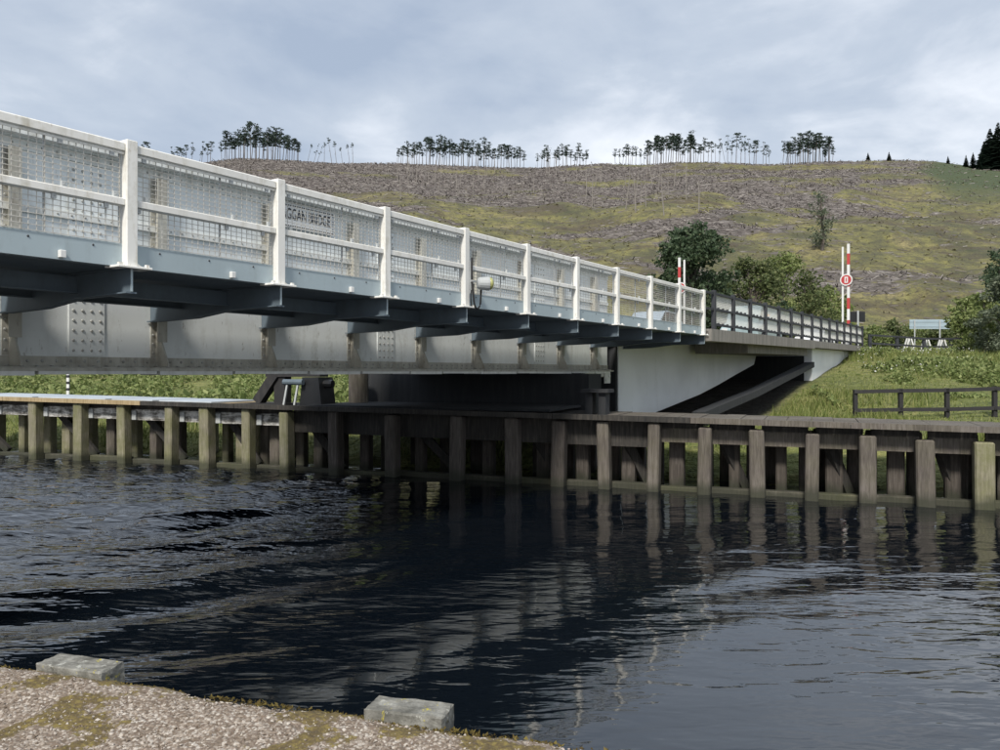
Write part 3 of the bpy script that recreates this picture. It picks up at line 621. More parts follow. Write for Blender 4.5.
# name board on the girder behind the mesh
t0n, t1n = t_of(271, DG), t_of(331, DG); zc = (z_of(272, 215.5, DG) + z_of(331, 225, DG)) / 2 + 0.02; hh = 0.40
nb = empty('name_board', ((t0n + t1n) / 2, DG - 0.07, zc - hh / 2), BA)
tag(nb, 'white board lettered LAGGAN BRIDGE in black behind the parapet mesh', 'sign')
MB().box((t0n, DG - 0.075, zc - hh / 2), (t1n, DG - 0.052, zc + hh / 2)).build('board', 'sign_white', nb)
def lettering(text, w, h, c, parent, mat, name='lettering', axis='B', th=0.003):
    cu = bpy.data.curves.new('txt', 'FONT'); cu.body = text; cu.align_x = 'CENTER'; cu.align_y = 'CENTER'; cu.size = 1; cu.extrude = 0.01; cu.offset = 0.018; cu.offset = 0.018
    ob = bpy.data.objects.new('txt', cu); COL.objects.link(ob); dg = bpy.context.evaluated_depsgraph_get(); me = bpy.data.meshes.new_from_object(ob.evaluated_get(dg))
    bpy.data.objects.remove(ob); bpy.data.curves.remove(cu)
    co = np.array([v.co[:] for v in me.vertices]); lo, hi = co.min(0), co.max(0); co = (co - (lo + hi) / 2) / (hi - lo)
    nv = np.stack([co[:, 0] * w, -co[:, 2] * th, co[:, 1] * h], -1); me.vertices.foreach_set('co', nv.astype(np.float32).ravel())
    me.materials.clear(); me.materials.append(MATS[mat]); me.update(); return put(me, name, c, parent)
lettering('LAGGAN BRIDGE', (t1n - t0n) * 0.86, 0.19, ((t0n + t1n) / 2, DG - 0.078, zc + 0.03), nb, 'sign_ink')
b = MB(); z = zc - hh / 2 + 0.03; n = 26
for i in range(n): x = t0n + 0.05 + (t1n - t0n - 0.1) * i / (n - 1); b.cbox((x, DG - 0.077, z), (0.034, 0.003, 0.018)); b.cbox((x, DG - 0.077, zc + hh / 2 - 0.03), (0.034, 0.003, 0.018))
for i in range(9):
    for x in (t0n + 0.03, t1n - 0.03): b.cbox((x, DG - 0.077, z + (hh - 0.06) * i / 8), (0.018, 0.003, 0.022))
b.build('dotted_border', 'sign_ink', nb)

# flood lamp and cable on the parapet
tl = T0 + 3 * S + 0.28; zl = ZB + 0.40
lamp = empty('bulkhead_lamp', (tl, DP - 0.10, zl - 0.2), BA); tag(lamp, 'grey round lamp with yellowish lens and black cable loop on the parapet', 'lamp')
b = MB(); b.box((tl - 0.2, DP - 0.075, zl - 0.1), (tl - 0.16, DP - 0.06, zl + 0.36)); b.box((tl - 0.2, DP - 0.12, zl + 0.02), (tl + 0.02, DP - 0.075, zl + 0.05)); b.build('bracket', 'grey_fitting', lamp)
ax = Vector((0.72, -0.69, 0.0)); p0 = Vector((tl - 0.10, DP - 0.14, zl))
MB().tube([p0, p0 + ax * 0.03, p0 + ax * 0.17, p0 + ax * 0.20], [0.07, 0.10, 0.115, 0.115], 16).build('housing', 'grey_fitting', lamp)
MB().tube([p0 + ax * 0.201, p0 + ax * 0.24, p0 + ax * 0.265, p0 + ax * 0.275], [0.105, 0.098, 0.07, 0.03], 16).build('lens', 'lamp_lens', lamp, smooth=True)
pts = [(tl - 0.05, DP - 0.14, zl - 0.09)]
for i in range(13): a = math.pi * i / 12; pts.append((tl - 0.10 + 0.10 * math.cos(a) - 0.0, DP - 0.14, zl - 0.26 - 0.16 * math.sin(a)))
pts = [(tl + 0.0, DP - 0.15, zl - 0.1)] + pts[1:] + [(tl - 0.2, DP - 0.12, zl - 0.1), (tl - 0.18, DP - 0.09, zl + 0.1), (tl - 0.18, DP - 0.085, zl + 0.42)]
MB().tube(pts, 0.016, 7).build('cable', 'rubber', lamp, smooth=True)
pts = [(tl - 0.22, DP - 0.1, zl - 0.12), (tl - 0.235, DP - 0.11, zl - 0.28), (tl - 0.2, DP - 0.1, zl - 0.42)]
MB().tube(pts, 0.011, 6).build('cable', 'rubber', lamp, smooth=True)

# ------------------------------------------------------------------ fixed approach span
def ztop(t): return E + 1.24 + (t - 23) * 0.0085
DA = DP - 0.02; TA1 = 52.0
app = empty('approach_span', (38, 12.85, 1.5), BA); tag(app, 'concrete approach span with white haunch and dark post fence beyond the steel span', 'bridge approach')
def TS2(d): return TE + 0.06 - (d - DP) * 0.5
def pslab(name, mat, d0, d1, t0, t1, dz0, dz1, skew=True):
    a0 = TS2(d0) if skew else t0; a1 = TS2(d1) if skew else t0
    vs = [(a0, d0, ztop(a0) + dz0), (t1, d0, ztop(t1) + dz0), (t1, d1, ztop(t1) + dz0), (a1, d1, ztop(a1) + dz0), (a0, d0, ztop(a0) + dz1), (t1, d0, ztop(t1) + dz1), (t1, d1, ztop(t1) + dz1), (a1, d1, ztop(a1) + dz1)]
    return MB().add(vs, [(0, 3, 2, 1), (4, 5, 6, 7), (0, 1, 5, 4), (1, 2, 6, 5), (2, 3, 7, 6), (3, 0, 4, 7)]).build(name, mat, app)
pslab('deck_slab', 'concrete', DA + 0.012, 18.2, 0, TA1, -0.25, -0.03)
tj = 37.3
pslab('edge_beam', 'concrete', DA - 0.06, DA + 0.3, 0, tj - 0.02, -0.33, 0.03)
pslab('edge_beam', 'concrete', DA - 0.05, DA + 0.3, tj, TA1 + 0.4, -0.28, 0.02, False)
pslab('edge_beam', 'concrete', 17.95, 18.25, 0, TA1, -0.33, 0.03)
pslab('soffit_beam', 'concrete', DA + 0.35, 9.9, tj - 9.0, tj + 0.35, -0.62, -0.26, False)
hz = [(618.4, 415), (635, 415), (652, 413.6), (661.6, 410), (680, 402.5), (700, 394.4), (718, 385), (736, 374.5), (754, 364.5)]
DH = 10.15
poly = [(t_of(x, DH), z_of(x, y, DH)) for x, y in hz]; tl_ = poly[-1][0]
poly = poly + [(tl_ + 0.6, ztop(tl_) - 0.26), (poly[0][0], ztop(poly[0][0]) - 0.262)]
MB().prism(poly, DH, 16.6).build('haunch', 'wall_white', app)
MB().prism([(DH + 0.03, poly[0][1] - 0.3), (16.6, poly[0][1] - 0.3), (16.6, ztop(22) - 0.27), (DH + 0.03, ztop(22) - 0.27)], poly[0][0] - 0.12, poly[0][0] - 0.004, 'x').build('end_shade_panel', 'concrete_shaded', app)  # added dark panel: paints the shade on the haunch's end
b = MB().box((poly[0][0] + 0.5, DH + 0.4, 0.6), (poly[0][0] + 4.2, 16.2, poly[0][1] + 0.02)); b.build('pier_base', 'concrete_shaded', app)
w0, w1_, w2_ = t_of(812, 8.05), t_of(844.5, 8.05), t_of(861, 8.05)
MB().prism([(w0, 1.2), (w1_ - 0.06, 1.2), (w1_ - 0.06, ztop(w1_) - 0.29), (w0, ztop(w0) - 0.29)], 8.05, 17.6).build('abutment_wall', 'wall_white', app)
MB().prism([(w1_ + 0.06, 1.2), (w2_, 1.2), (w2_, ztop(w2_) - 0.29), (w1_ + 0.06, ztop(w1_) - 0.29)], 8.04, 17.6).build('abutment_wall', 'wall_white', app)
# sloping kerb that rises along the bank below the span
kp = [(t_of(700, 8.1), z_of(700, 412, 8.1)), (t_of(754, 8.1), z_of(754, 390, 8.1)), (t_of(811, 8.1), z_of(811, 362, 8.1))]
b = MB().prism([kp[0], kp[1], kp[2], (kp[2][0], kp[2][1] - 0.24), (kp[1][0], kp[1][1] - 0.24), (kp[0][0], kp[0][1] - 0.24)], 7.95, 8.35); b.build('sloping_kerb', 'concrete_shaded', app)  # kerb's dark colour stands in for the shaded recess
MB().prism([(8.4, 1.2), (17.5, 1.2), (17.5, ztop(w0) - 0.63), (8.4, ztop(w0) - 0.63)], w0 - 0.05, w0 - 0.003, 'x').build('void_shade_panel', 'concrete_shaded', app)  # added dark sheet painting the shaded void before the abutment
# dark fence on the span
fp = MB().bbox((-0.07, -0.06, 0), (0.07, 0.06, 1.2), 0.008); fpost_me = fp.mesh('fence_post', 'fence_dark')
fl = 1.95 - 0.14
rail3_me = MB().bbox((-fl / 2, -0.03, -0.035), (fl / 2, 0.03, 0.035), 0.006).mesh('fence_rail', 'fence_dark')
def dense(w, h):
    b = MB(); nx = int(w / 0.05); nz = int(h / 0.05)
    for i in range(nx + 1): x = -w / 2 + w * i / nx; b.box((x - 0.008, -0.002, -h / 2), (x + 0.008, 0.002, h / 2))
    for k in range(nz + 1): z = -h / 2 + h * k / nz; b.box((-w / 2, 0.0021, z - 0.006), (w / 2, 0.006, z + 0.006))
    return b.mesh('mesh_panel', 'mesh_pale', fix=False)
dm = dense(fl, 0.50); blk = MB().cbox((0, 0, 0), (0.07, 0.05, 0.05)).mesh('fixing_block', 'fence_dark')
tps = [23.86 + 1.95 * i for i in range(15)]
for side, dd in ((0, DA + 0.12), (1, 18.05)):
    for i, t in enumerate(tps):
        if side and i % 1: continue
        z = ztop(t) + 0.028; put(fpost_me, 'fence_post', (t, dd, z), app)
        if i == len(tps) - 1: continue
        tm = t + 0.975; z = ztop(tm) + 0.028
        for zz_ in (0.16, 0.62, 1.10): put(rail3_me, 'fence_rail', (tm, dd, z + zz_), app)
        if side: continue
        for zz_ in (0.39, 0.86):
            p_ = put(dm, 'mesh_panel', (tm, dd + 0.035, z + zz_), app)
            for fx in (-0.55, -0.1, 0.35): put(blk, 'fixing_block', (tm + fx, dd - 0.005, z + zz_ - 0.19), p_)
b = MB().bar((TE + 0.1, DA + 0.12, ztop(TE) + 1.13), (tps[0] - 0.07, DA + 0.12, ztop(tps[0]) + 1.13), 0.06, 0.07); b.build('fence_rail', 'fence_dark', app); b = MB(); b.bar((TE + 0.1, DA + 0.12, ztop(TE) + 0.65), (tps[0] - 0.07, DA + 0.12, ztop(tps[0]) + 0.65), 0.06, 0.07); b.build('fence_rail', 'fence_dark', app)
# road surface over span and on to the land
vs = []; n = 24
def roadz(t): return ztop(t) + 0.005 if t < 52 else max(gh(*rz((t, 12.85, 0), BA)[:2]) + 0.12, ztop(52) + 0.005 - 0.0) if t < 96 else gh(*rz((t, 12.85, 0), BA)[:2]) + 0.1
tt = list(np.linspace(24, 94, 40)); b = MB()
for i in range(len(tt) - 1):
    za, zb_ = roadz(tt[i]), roadz(tt[i + 1]); b.add([(tt[i], 9.6, za), (tt[i + 1], 9.6, zb_), (tt[i + 1], 16.2, zb_), (tt[i], 16.2, za), (tt[i], 9.6, za - 0.03), (tt[i + 1], 9.6, zb_ - 0.03), (tt[i + 1], 16.2, zb_ - 0.03), (tt[i], 16.2, za - 0.03)], [(0, 1, 2, 3), (7, 6, 5, 4), (0, 4, 5, 1), (2, 6, 7, 3)])
tag(b.build('road', 'asphalt', None, BA), kind='structure')
# near abutment, left of the camera
nab = MB().box((TW - 4, 7.4, 0.5), (TW + 1.0, 18.3, E - 0.02)); nab.box((TW - 4, 7.4, E - 0.019), (TW - 0.1, 18.3, ZB + 0.05)); tag(nab.build('near_abutment', 'concrete', None, BA), 'concrete abutment carrying the near end of the steel span', 'abutment')

# ------------------------------------------------------------------ timber fender and jetty on the far side
FV = -15.48 * math.sin(-FA) + 24.76 * math.cos(FA)
def fu(px):
    u = (px - 500) / FP; dep = FV / (math.cos(FA) - u * math.sin(FA)); x = u * dep
    return x * math.cos(FA) + dep * math.sin(FA), dep
def fz(px, py): return E - (py - HOR) * fu(px)[1] / FP
jet = empty('timber_jetty', (-6, FV + 1.3, 0), FA); tag(jet, 'long weathered timber jetty on posts standing in the canal under the bridge', 'jetty')
posts = [(-62, 398, 'g'), (-14, 400, 'g'), (32, 401, 'g'), (77, 402.5, 'g'), (120, 404, 'g'), (168, 405.5, 'g'), (204, 407, 'g'), (245, 408.5, 'g'), (284, 411, 'g'), (333, 412, 'b'), (390, 414, 'b'), (455, 417, 'b'), (511, 419, 'b'), (557, 420, 'b'), (603, 423, 'b'), (653, 424.5, 'b'), (704, 428, 'b'), (757, 431, 'b'), (812, 434, 'b'), (868, 437, 'b'), (926, 440, 'b'), (985, 443, 'g'), (1046, 446, 'g'), (1108, 449, 'g')]
rs = random.Random(4)
def zdeck(u): ua, ub = fu(0)[0], fu(650)[0]; return 1.83 + (1.63 - 1.83) * (u - ua) / (ub - ua)
ulist = []
for px, py, k in posts:
    u, dep = fu(px); ulist.append(u); w = 0.30 + rs.uniform(-0.045, 0.045); zt_ = min(fz(px, py) + rs.uniform(-0.03, 0.03), zdeck(u) - 0.115)
    b = MB(); b.bbox((u - w / 2, FV - 0.02 + rs.uniform(-0.02, 0.02), -1.6), (u + w / 2, FV + 0.30, zt_), 0.03)
    lean = rs.uniform(-0.025, 0.025); b.v = [(x + (z - 0.5) * lean, y, z) for x, y, z in b.v]
    b.build('post', 'timber_green' if k == 'g' else ('timber_shaded' if px < 590 else 'timber_brown'), jet)
    # second row, further back
    if True:
        for off, vv in ((rs.uniform(0.35, 0.6), 0.75), (rs.uniform(0.75, 1.0), 1.35), (rs.uniform(1.05, 1.4), 2.2)):
            w = rs.uniform(0.22, 0.34); b = MB(); b.bbox((u + off - w / 2, FV + vv, -1.6), (u + off + w / 2, FV + vv + 0.28, zdeck(u) - 0.30), 0.03)
            b.build('rear_post', 'timber_shaded' if k == 'b' else ('timber_brown' if rs.random() < 0.5 else 'timber_green'), jet)
for i in range(len(ulist) - 1):
    u0, u1 = ulist[i] + 0.17, ulist[i + 1] - 0.17; px = posts[i][0]; um = (u0 + u1) / 2; zd = zdeck(um)
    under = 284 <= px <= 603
    if not under:
        MB().bbox((u0 - 0.1, FV + 0.31, zd - 0.56), (u1 + 0.1, FV + 0.50, zd - 0.25), 0.02).build('waling', 'timber_limed' if px < 250 else 'timber_brown', jet)
        if px < 300: MB().bbox((u0 + 0.0, FV + 0.245, zd - 0.55), (u0 + 0.16, FV + 0.3095, zd - 0.28), 0.01).build('bracket_plate', 'grey_fitting', jet)
        MB().box((u0 - 0.1, FV + 0.33, zd - 0.25), (u1 + 0.1, FV + 0.46, zd - 0.118)).build('header', 'timber_black', jet)
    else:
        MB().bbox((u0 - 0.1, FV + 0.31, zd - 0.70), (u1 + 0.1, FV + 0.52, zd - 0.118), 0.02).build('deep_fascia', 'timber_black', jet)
    MB().bbox((u0 - 0.12, FV + 0.305, -0.12), (u1 + 0.12, FV + 0.56, 0.10 + rs.uniform(-0.02, 0.03)), 0.02).build('water_waling', 'timber_brown' if i % 3 else 'timber_green', jet)
    if i % 2 == 0:
        b = MB(); b.bar((u0 + 0.1, FV + 0.62, zd - 0.35), (u1 - 0.15, FV + 1.0, 0.05), 0.16, 0.2); b.build('brace', 'timber_black', jet)
# deck: planks across, with an edge board in lengths
u_shade = fu(200)[0]; uend = ulist[-1] + 0.3; u = ulist[0] - 0.3; n = 0
while u < uend:
    w = rs.uniform(0.42, 0.5); z = zdeck(u); dark = u_shade < u < fu(575)[0]  # planks below the bridge turn black: its shadow painted on the deck
    MB().box((u, FV + 0.02, z - 0.07 - 0.04), (u + w - 0.012, FV + 2.65 + rs.uniform(-0.04, 0.04), z - 0.045 + rs.uniform(-0.008, 0.008))).build('deck_plank', 'timber_black' if dark else ('timber_deck' if u < u_shade else 'timber_brown'), jet); u += w
u = ulist[0] - 0.3
while u < uend:
    L = rs.uniform(2.6, 3.4); z0, z1 = zdeck(u), zdeck(u + L); mat = 'timber_deck' if u + L < u_shade + 0.8 else ('timber_black' if u < fu(575)[0] else 'timber_brown')  # edge boards carry the same painted bridge shadow as black timber
    vs = []
    for (uu, zz_) in ((u, z0), (u + L - 0.015, z1)):
        vs += [(uu, FV - 0.10, zz_ - 0.108), (uu, FV + 0.14, zz_ - 0.108), (uu, FV + 0.14, zz_ + 0.01), (uu, FV - 0.10, zz_ + 0.01)]
    vs = [(x, y - (0.0 if y < FV else 0.125), z) for x, y, z in vs]
    MB().add(vs, [(0, 1, 2, 3), (7, 6, 5, 4), (0, 4, 5, 1), (1, 5, 6, 2), (2, 6, 7, 3), (3, 7, 4, 0)]).build('edge_board', mat, jet); u += L
mats_lab = ['pale grey walkway mat at the left picture edge of the jetty', 'pale grey walkway mat above the second jetty post from the left', 'third pale grey walkway mat from the left picture edge, on the jetty', 'last pale grey walkway mat on the jetty, nearest the black trestle']
for i, (a, b_) in enumerate(((-60, 18), (22, 92), (97, 152), (122, 206))):
    if i == 2: a, b_ = 96, 140
    if i == 3: a, b_ = 144, 200
    u0, u1 = fu(a)[0], fu(b_)[0]; z = zdeck((u0 + u1) / 2)
    b = MB(); b.bbox((u0, FV + 0.55, z - 0.034), (u1 - 0.1, FV + 2.4, z + 0.012), 0.008)
    b.v = [(x, y, zz_ + (zdeck(x) - z)) for x, y, zz_ in b.v]
    tag(b.build('walkway_mat', 'mat_grey', None, FA), mats_lab[i], 'mat', 'grey mats on the jetty')

# steel trestle and bearing gear on the jetty under the far girder
u0 = fu(240)[0]; zj = zdeck(u0) - 0.04
tre = empty('steel_trestle', (fu(262)[0], FV + 0.9, zj), FA); tag(tre, 'black trestle with sloping leg at the end of the lit jetty deck', 'trestle')
ua, ub, uc, ud = fu(236)[0], fu(262)[0], fu(272)[0], fu(306)[0]
MB().bar((ua + 0.15, FV + 0.75, zj + 0.08), (ub - 0.1, FV + 0.75, E - 0.06), 0.26, 0.26).build('sloping_leg', 'black_timber', tre)
MB().box((ub - 0.15, FV + 0.7, zj), (ub + 0.2, FV + 1.0, E - 0.06)).build('leg', 'black_timber', tre)
MB().box((ua, FV + 0.55, zj), (ub + 0.3, FV + 1.1, zj + 0.05)).build('foot_plate', 'black_timber', tre)
MB().box((ub - 0.4, FV + 0.65, E - 0.13), (ud - 0.02, FV + 1.05, E - 0.035)).build('cap_beam', 'black_timber', tre)
wed = empty('wedge_housing', (fu(290)[0], FV + 0.9, zj), FA); tag(wed, 'black bearing housing with two pale struts beside the steel trestle', 'bearing')
b = MB(); b.prism([(uc + 0.42, zj + 0.001), (ud + 0.05, zj + 0.001), (ud - 0.05, E - 0.14), (uc + 0.5, E - 0.14)], FV + 0.62, FV + 1.3); b.build('housing', 'black_plastic', wed)
for x in (0.02, 0.36): MB().bar((uc + x + 0.02, FV + 0.45, zj + 0.02), (uc + x + 0.1, FV + 0.5, E - 0.32), 0.05, 0.05).build('strut', 'grey_fitting', wed)
MB().tube([(uc + 0.0, FV + 0.5, E - 0.27), (uc + 0.62, FV + 0.5, E - 0.27)], 0.08, 10).build('roller', 'steel_dark', wed)
MB().tube([(uc + 0.6, FV + 0.9, E - 0.3), (ud + 0.22, FV + 0.9, E - 0.32)], 0.11, 8).build('shaft', 'black_plastic', wed)
drm = MB().tube([(fu(313)[0], FV + 2.2, zj + 0.0), (fu(313)[0], FV + 2.2, E - 0.03)], 0.28, 16); tag(drm.build('steel_drum_column', 'timber_brown', None, FA, smooth=False), 'round brown column behind the black bearing housing', 'column')
pf = MB(); ua, ub = fu(318)[0] - 0.75, fu(555)[0]
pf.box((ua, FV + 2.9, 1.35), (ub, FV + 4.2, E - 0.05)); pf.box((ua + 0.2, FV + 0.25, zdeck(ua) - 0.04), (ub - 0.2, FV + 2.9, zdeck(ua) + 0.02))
tag(pf.build('bearing_pier', 'concrete_shaded', None, FA), 'dark bearing pier in the shade under the steel span', 'pier')  # pier colour includes the darkness under the span
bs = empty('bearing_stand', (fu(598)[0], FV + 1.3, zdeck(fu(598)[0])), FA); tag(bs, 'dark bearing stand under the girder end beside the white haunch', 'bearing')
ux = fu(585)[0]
for o_ in (-0.22, 0.1): MB().box((ux + o_, FV + 0.8, zdeck(ux) - 0.04), (ux + o_ + 0.17, FV + 1.2, E - 0.48)).build('upright', 'concrete_shaded', bs)
MB().box((ux - 0.3, FV + 0.7, E - 0.479), (ux + 0.35, FV + 1.3, E - 0.40)).build('top_plate', 'concrete_shaded', bs)
# gauge post on the left bank
gx, gy = -0.54 * 31, 31; gzz = gh(gx, gy); gp = empty('gauge_post', (gx, gy, gzz)); tag(gp, 'small white marker post with black bands on the grass bank', 'marker post')
gtop = E - 0.02
MB().box((gx - 0.05, gy - 0.03, gzz - 0.1), (gx + 0.05, gy + 0.03, gtop)).build('post', 'sign_white', gp)
for k in range(4): MB().box((gx - 0.054, gy - 0.034, gtop - 0.95 + k * 0.25), (gx + 0.054, gy + 0.034, gtop - 0.85 + k * 0.25)).build('black_band', 'sign_ink', gp)

# ------------------------------------------------------------------ barriers, lights, signs, fences on the land
def barrier(t, d, ztip, label, sign_z, flip):
    z0 = ztop(t) if t < 52 else roadz(t); g_ = empty('raised_barrier', (t, d, z0), BA); tag(g_, label, 'barrier', 'raised road barriers')
    MB().bbox((t - 0.22, d - 0.22, z0), (t + 0.22, d + 0.22, z0 + 1.05), 0.03).build('pedestal', 'sign_white', g_)
    s_ = -1 if flip else 1
    dx = 0.13 * s_
    n = 9; zb_ = z0 + 0.7; L = ztip - zb_
    boom = MB().box((t - 0.04, d - dx - 0.07, zb_), (t + 0.04, d - dx + 0.07, ztip)).build('boom', 'sign_white', g_)
    for k in range(4): z = ztip - 0.55 - k * L / 4.05; MB().box((t - 0.045, d - dx - 0.075, z - 0.62), (t + 0.045, d - dx + 0.075, z)).build('red_band', 'signal_red', boom)
    MB().box((t - 0.03, d + dx * 1.3 - 0.05, zb_), (t + 0.03, d + dx * 1.3 + 0.05, ztip - 0.15)).build('boom_skirt_arm', 'sign_white', g_)
    sg = MB().tube([(t - 0.06, d - dx * 0.2, sign_z), (t - 0.09, d - dx * 0.2, sign_z)], 0.33, 20).build('sign_disc', 'signal_red', g_)
    b = MB()
    for i in range(24):
        a0, a1 = 2 * math.pi * i / 24, 2 * math.pi * (i + 1) / 24
        def Q(r, a): return (t - 0.093, d - dx * 0.2 + r * math.cos(a), sign_z + r * math.sin(a))
        b.add([Q(0.27, a0), Q(0.33, a0), Q(0.33, a1), Q(0.27, a1)], [(0, 1, 2, 3)])
    b.box((t - 0.098, d - dx * 0.2 - 0.09, sign_z - 0.17), (t - 0.0905, d - dx * 0.2 + 0.09, sign_z + 0.17)); b.build('sign_mark', 'sign_white', sg)
    MB().box((t - 0.101, d - dx * 0.2 - 0.03, sign_z - 0.11), (t - 0.0985, d - dx * 0.2 + 0.03, sign_z + 0.11)).build('sign_bar', 'signal_red', sg)
tb = 48.5; db = tb * (-ca33 * 0.4325 + sa33) / (sa33 * 0.4325 + ca33)
dep = db * sa33 + tb * ca33
barrier(tb, db, E + (HOR - 244) * dep / FP, 'tall raised red and white barrier with round sign at right end of dark fence', E + (HOR - 280) * dep / FP, False)
tb2 = 45.0; db2 = tb2 * (-ca33 * 0.227 + sa33) / (sa33 * 0.227 + ca33); dep2 = db2 * sa33 + tb2 * ca33
barrier(tb2, db2, E + (HOR - 257.5) * dep2 / FP, 'raised red and white barrier in front of the dark green tree', E + (HOR - 288) * dep2 / FP, True)
def at(px, Y): return ((px - 500) / FP * Y, Y)
# traffic signal seen from behind
x, y = at(858, 52); z0 = gh(x, y); ts_ = empty('traffic_signal', (x, y, z0)); tag(ts_, 'black traffic signal board on a grey pole right of the barrier', 'traffic light')
zt_ = E + (HOR - 311.5) * y / FP; zb_ = E + (HOR - 322) * y / FP
MB().tube([(x, y, z0 - 0.1), (x, y, zt_ + 0.05)], 0.06, 8).build('pole', 'grey_fitting', ts_)
MB().bbox((x - 0.5, y - 0.03 + 0.1, zb_), (x + 0.5, y + 0.03 + 0.1, zt_), 0.01).build('backing_board', 'black_plastic', ts_)
MB().bbox((x - 0.2, y + 0.135, zb_ + 0.05), (x + 0.2, y + 0.36, zt_ - 0.05), 0.02).build('signal_head', 'black_plastic', ts_)
# road sign seen from behind
x, y = at(931, 62); z0 = gh(x, y); sg = empty('road_sign', (x, y, z0)); tag(sg, 'wide blue-grey back of a road sign on two legs above the grass', 'road sign')
za, zc_ = E + (HOR - 319.5) * y / FP, E + (HOR - 329) * y / FP
MB().bbox((x - 1.65, y, zc_), (x + 1.55, y + 0.04, za), 0.01).build('sign_panel', 'sign_back', sg)
for k in (0.25, 0.75): MB().box((x - 1.65, y - 0.03, zc_ + (za - zc_) * k - 0.02), (x + 1.55, y - 0.0005, zc_ + (za - zc_) * k + 0.02)).build('stiffening_rail', 'sign_back', sg)
for xx in (-1.3, 0.65): MB().tube([(x + xx, y - 0.07, z0 - 0.2), (x + xx, y - 0.07, za - 0.05)], 0.05, 8).build('leg', 'grey_fitting', sg)
# white folding trestles under the sign
tls = ['white timber trestle left of the dark gate post', 'white timber trestle below the middle of the road sign', 'white timber trestle below the right end of the road sign']
for i, px in enumerate((909, 926, 942)):
    x, y = at(px, 59.5); z0 = gh(x, y); hgt = 1.35; f_ = empty('folding_trestle', (x, y, z0)); tag(f_, tls[i], 'trestle', 'white trestles under the road sign')
    for sx in (-1, 1):
        for yy in (-0.25, 0.25): MB().bar((x + sx * 0.42, y + yy, z0 - 0.02), (x + sx * 0.06, y + yy * 0.6, z0 + hgt), 0.09, 0.07).build('leg', 'sign_white', f_)
    MB().bar((x - 0.3, y - 0.2, z0 + 0.5), (x + 0.3, y - 0.2, z0 + 0.5), 0.04, 0.08).build('cross_bar', 'sign_white', f_)
def railfence(pts, h, rails, mat, label, name='rail_fence', pw=0.14):
    c = pts[0]; f_ = empty(name, (c[0], c[1], gh(*c[:2]))); tag(f_, label, 'fence')
    tops = []
    for (x, y) in pts:
        z = gh(x, y); MB().bbox((x - pw / 2, y - pw / 2, z - 0.4), (x + pw / 2, y + pw / 2, z + h), 0.01).build('fence_post', mat, f_); tops.append(Vector((x, y, z)))
    for i in range(len(tops) - 1):
        d = (tops[i + 1] - tops[i]).normalized(); side = Vector((d.y, -d.x, 0)).normalized() * (pw / 2 + 0.028)
        for r in rails: MB().bar(tops[i] + side - d * 0.05 + Vector((0, 0, h * r)), tops[i + 1] + side + d * 0.045 + Vector((0, 0, h * r)), 0.05, 0.13).build('fence_rail', mat, f_)
railfence([at(870 + i * 27.0, 57 + 0.4 * i) for i in range(7)], 1.35, (0.95, 0.52, 0.12), 'fence_dark', 'dark post and rail fence behind the meadow at road level', pw=0.2)
ang = math.atan2(-0.3665, 0.93); x0, y0 = at(947, 28.0)
railfence([(x0 + 1.45 * i, y0 - 0.35 * i) for i in range(-2, 6)], 1.06, (0.93, 0.30), 'black_timber', 'black post and rail fence in the grass by the canal at right')

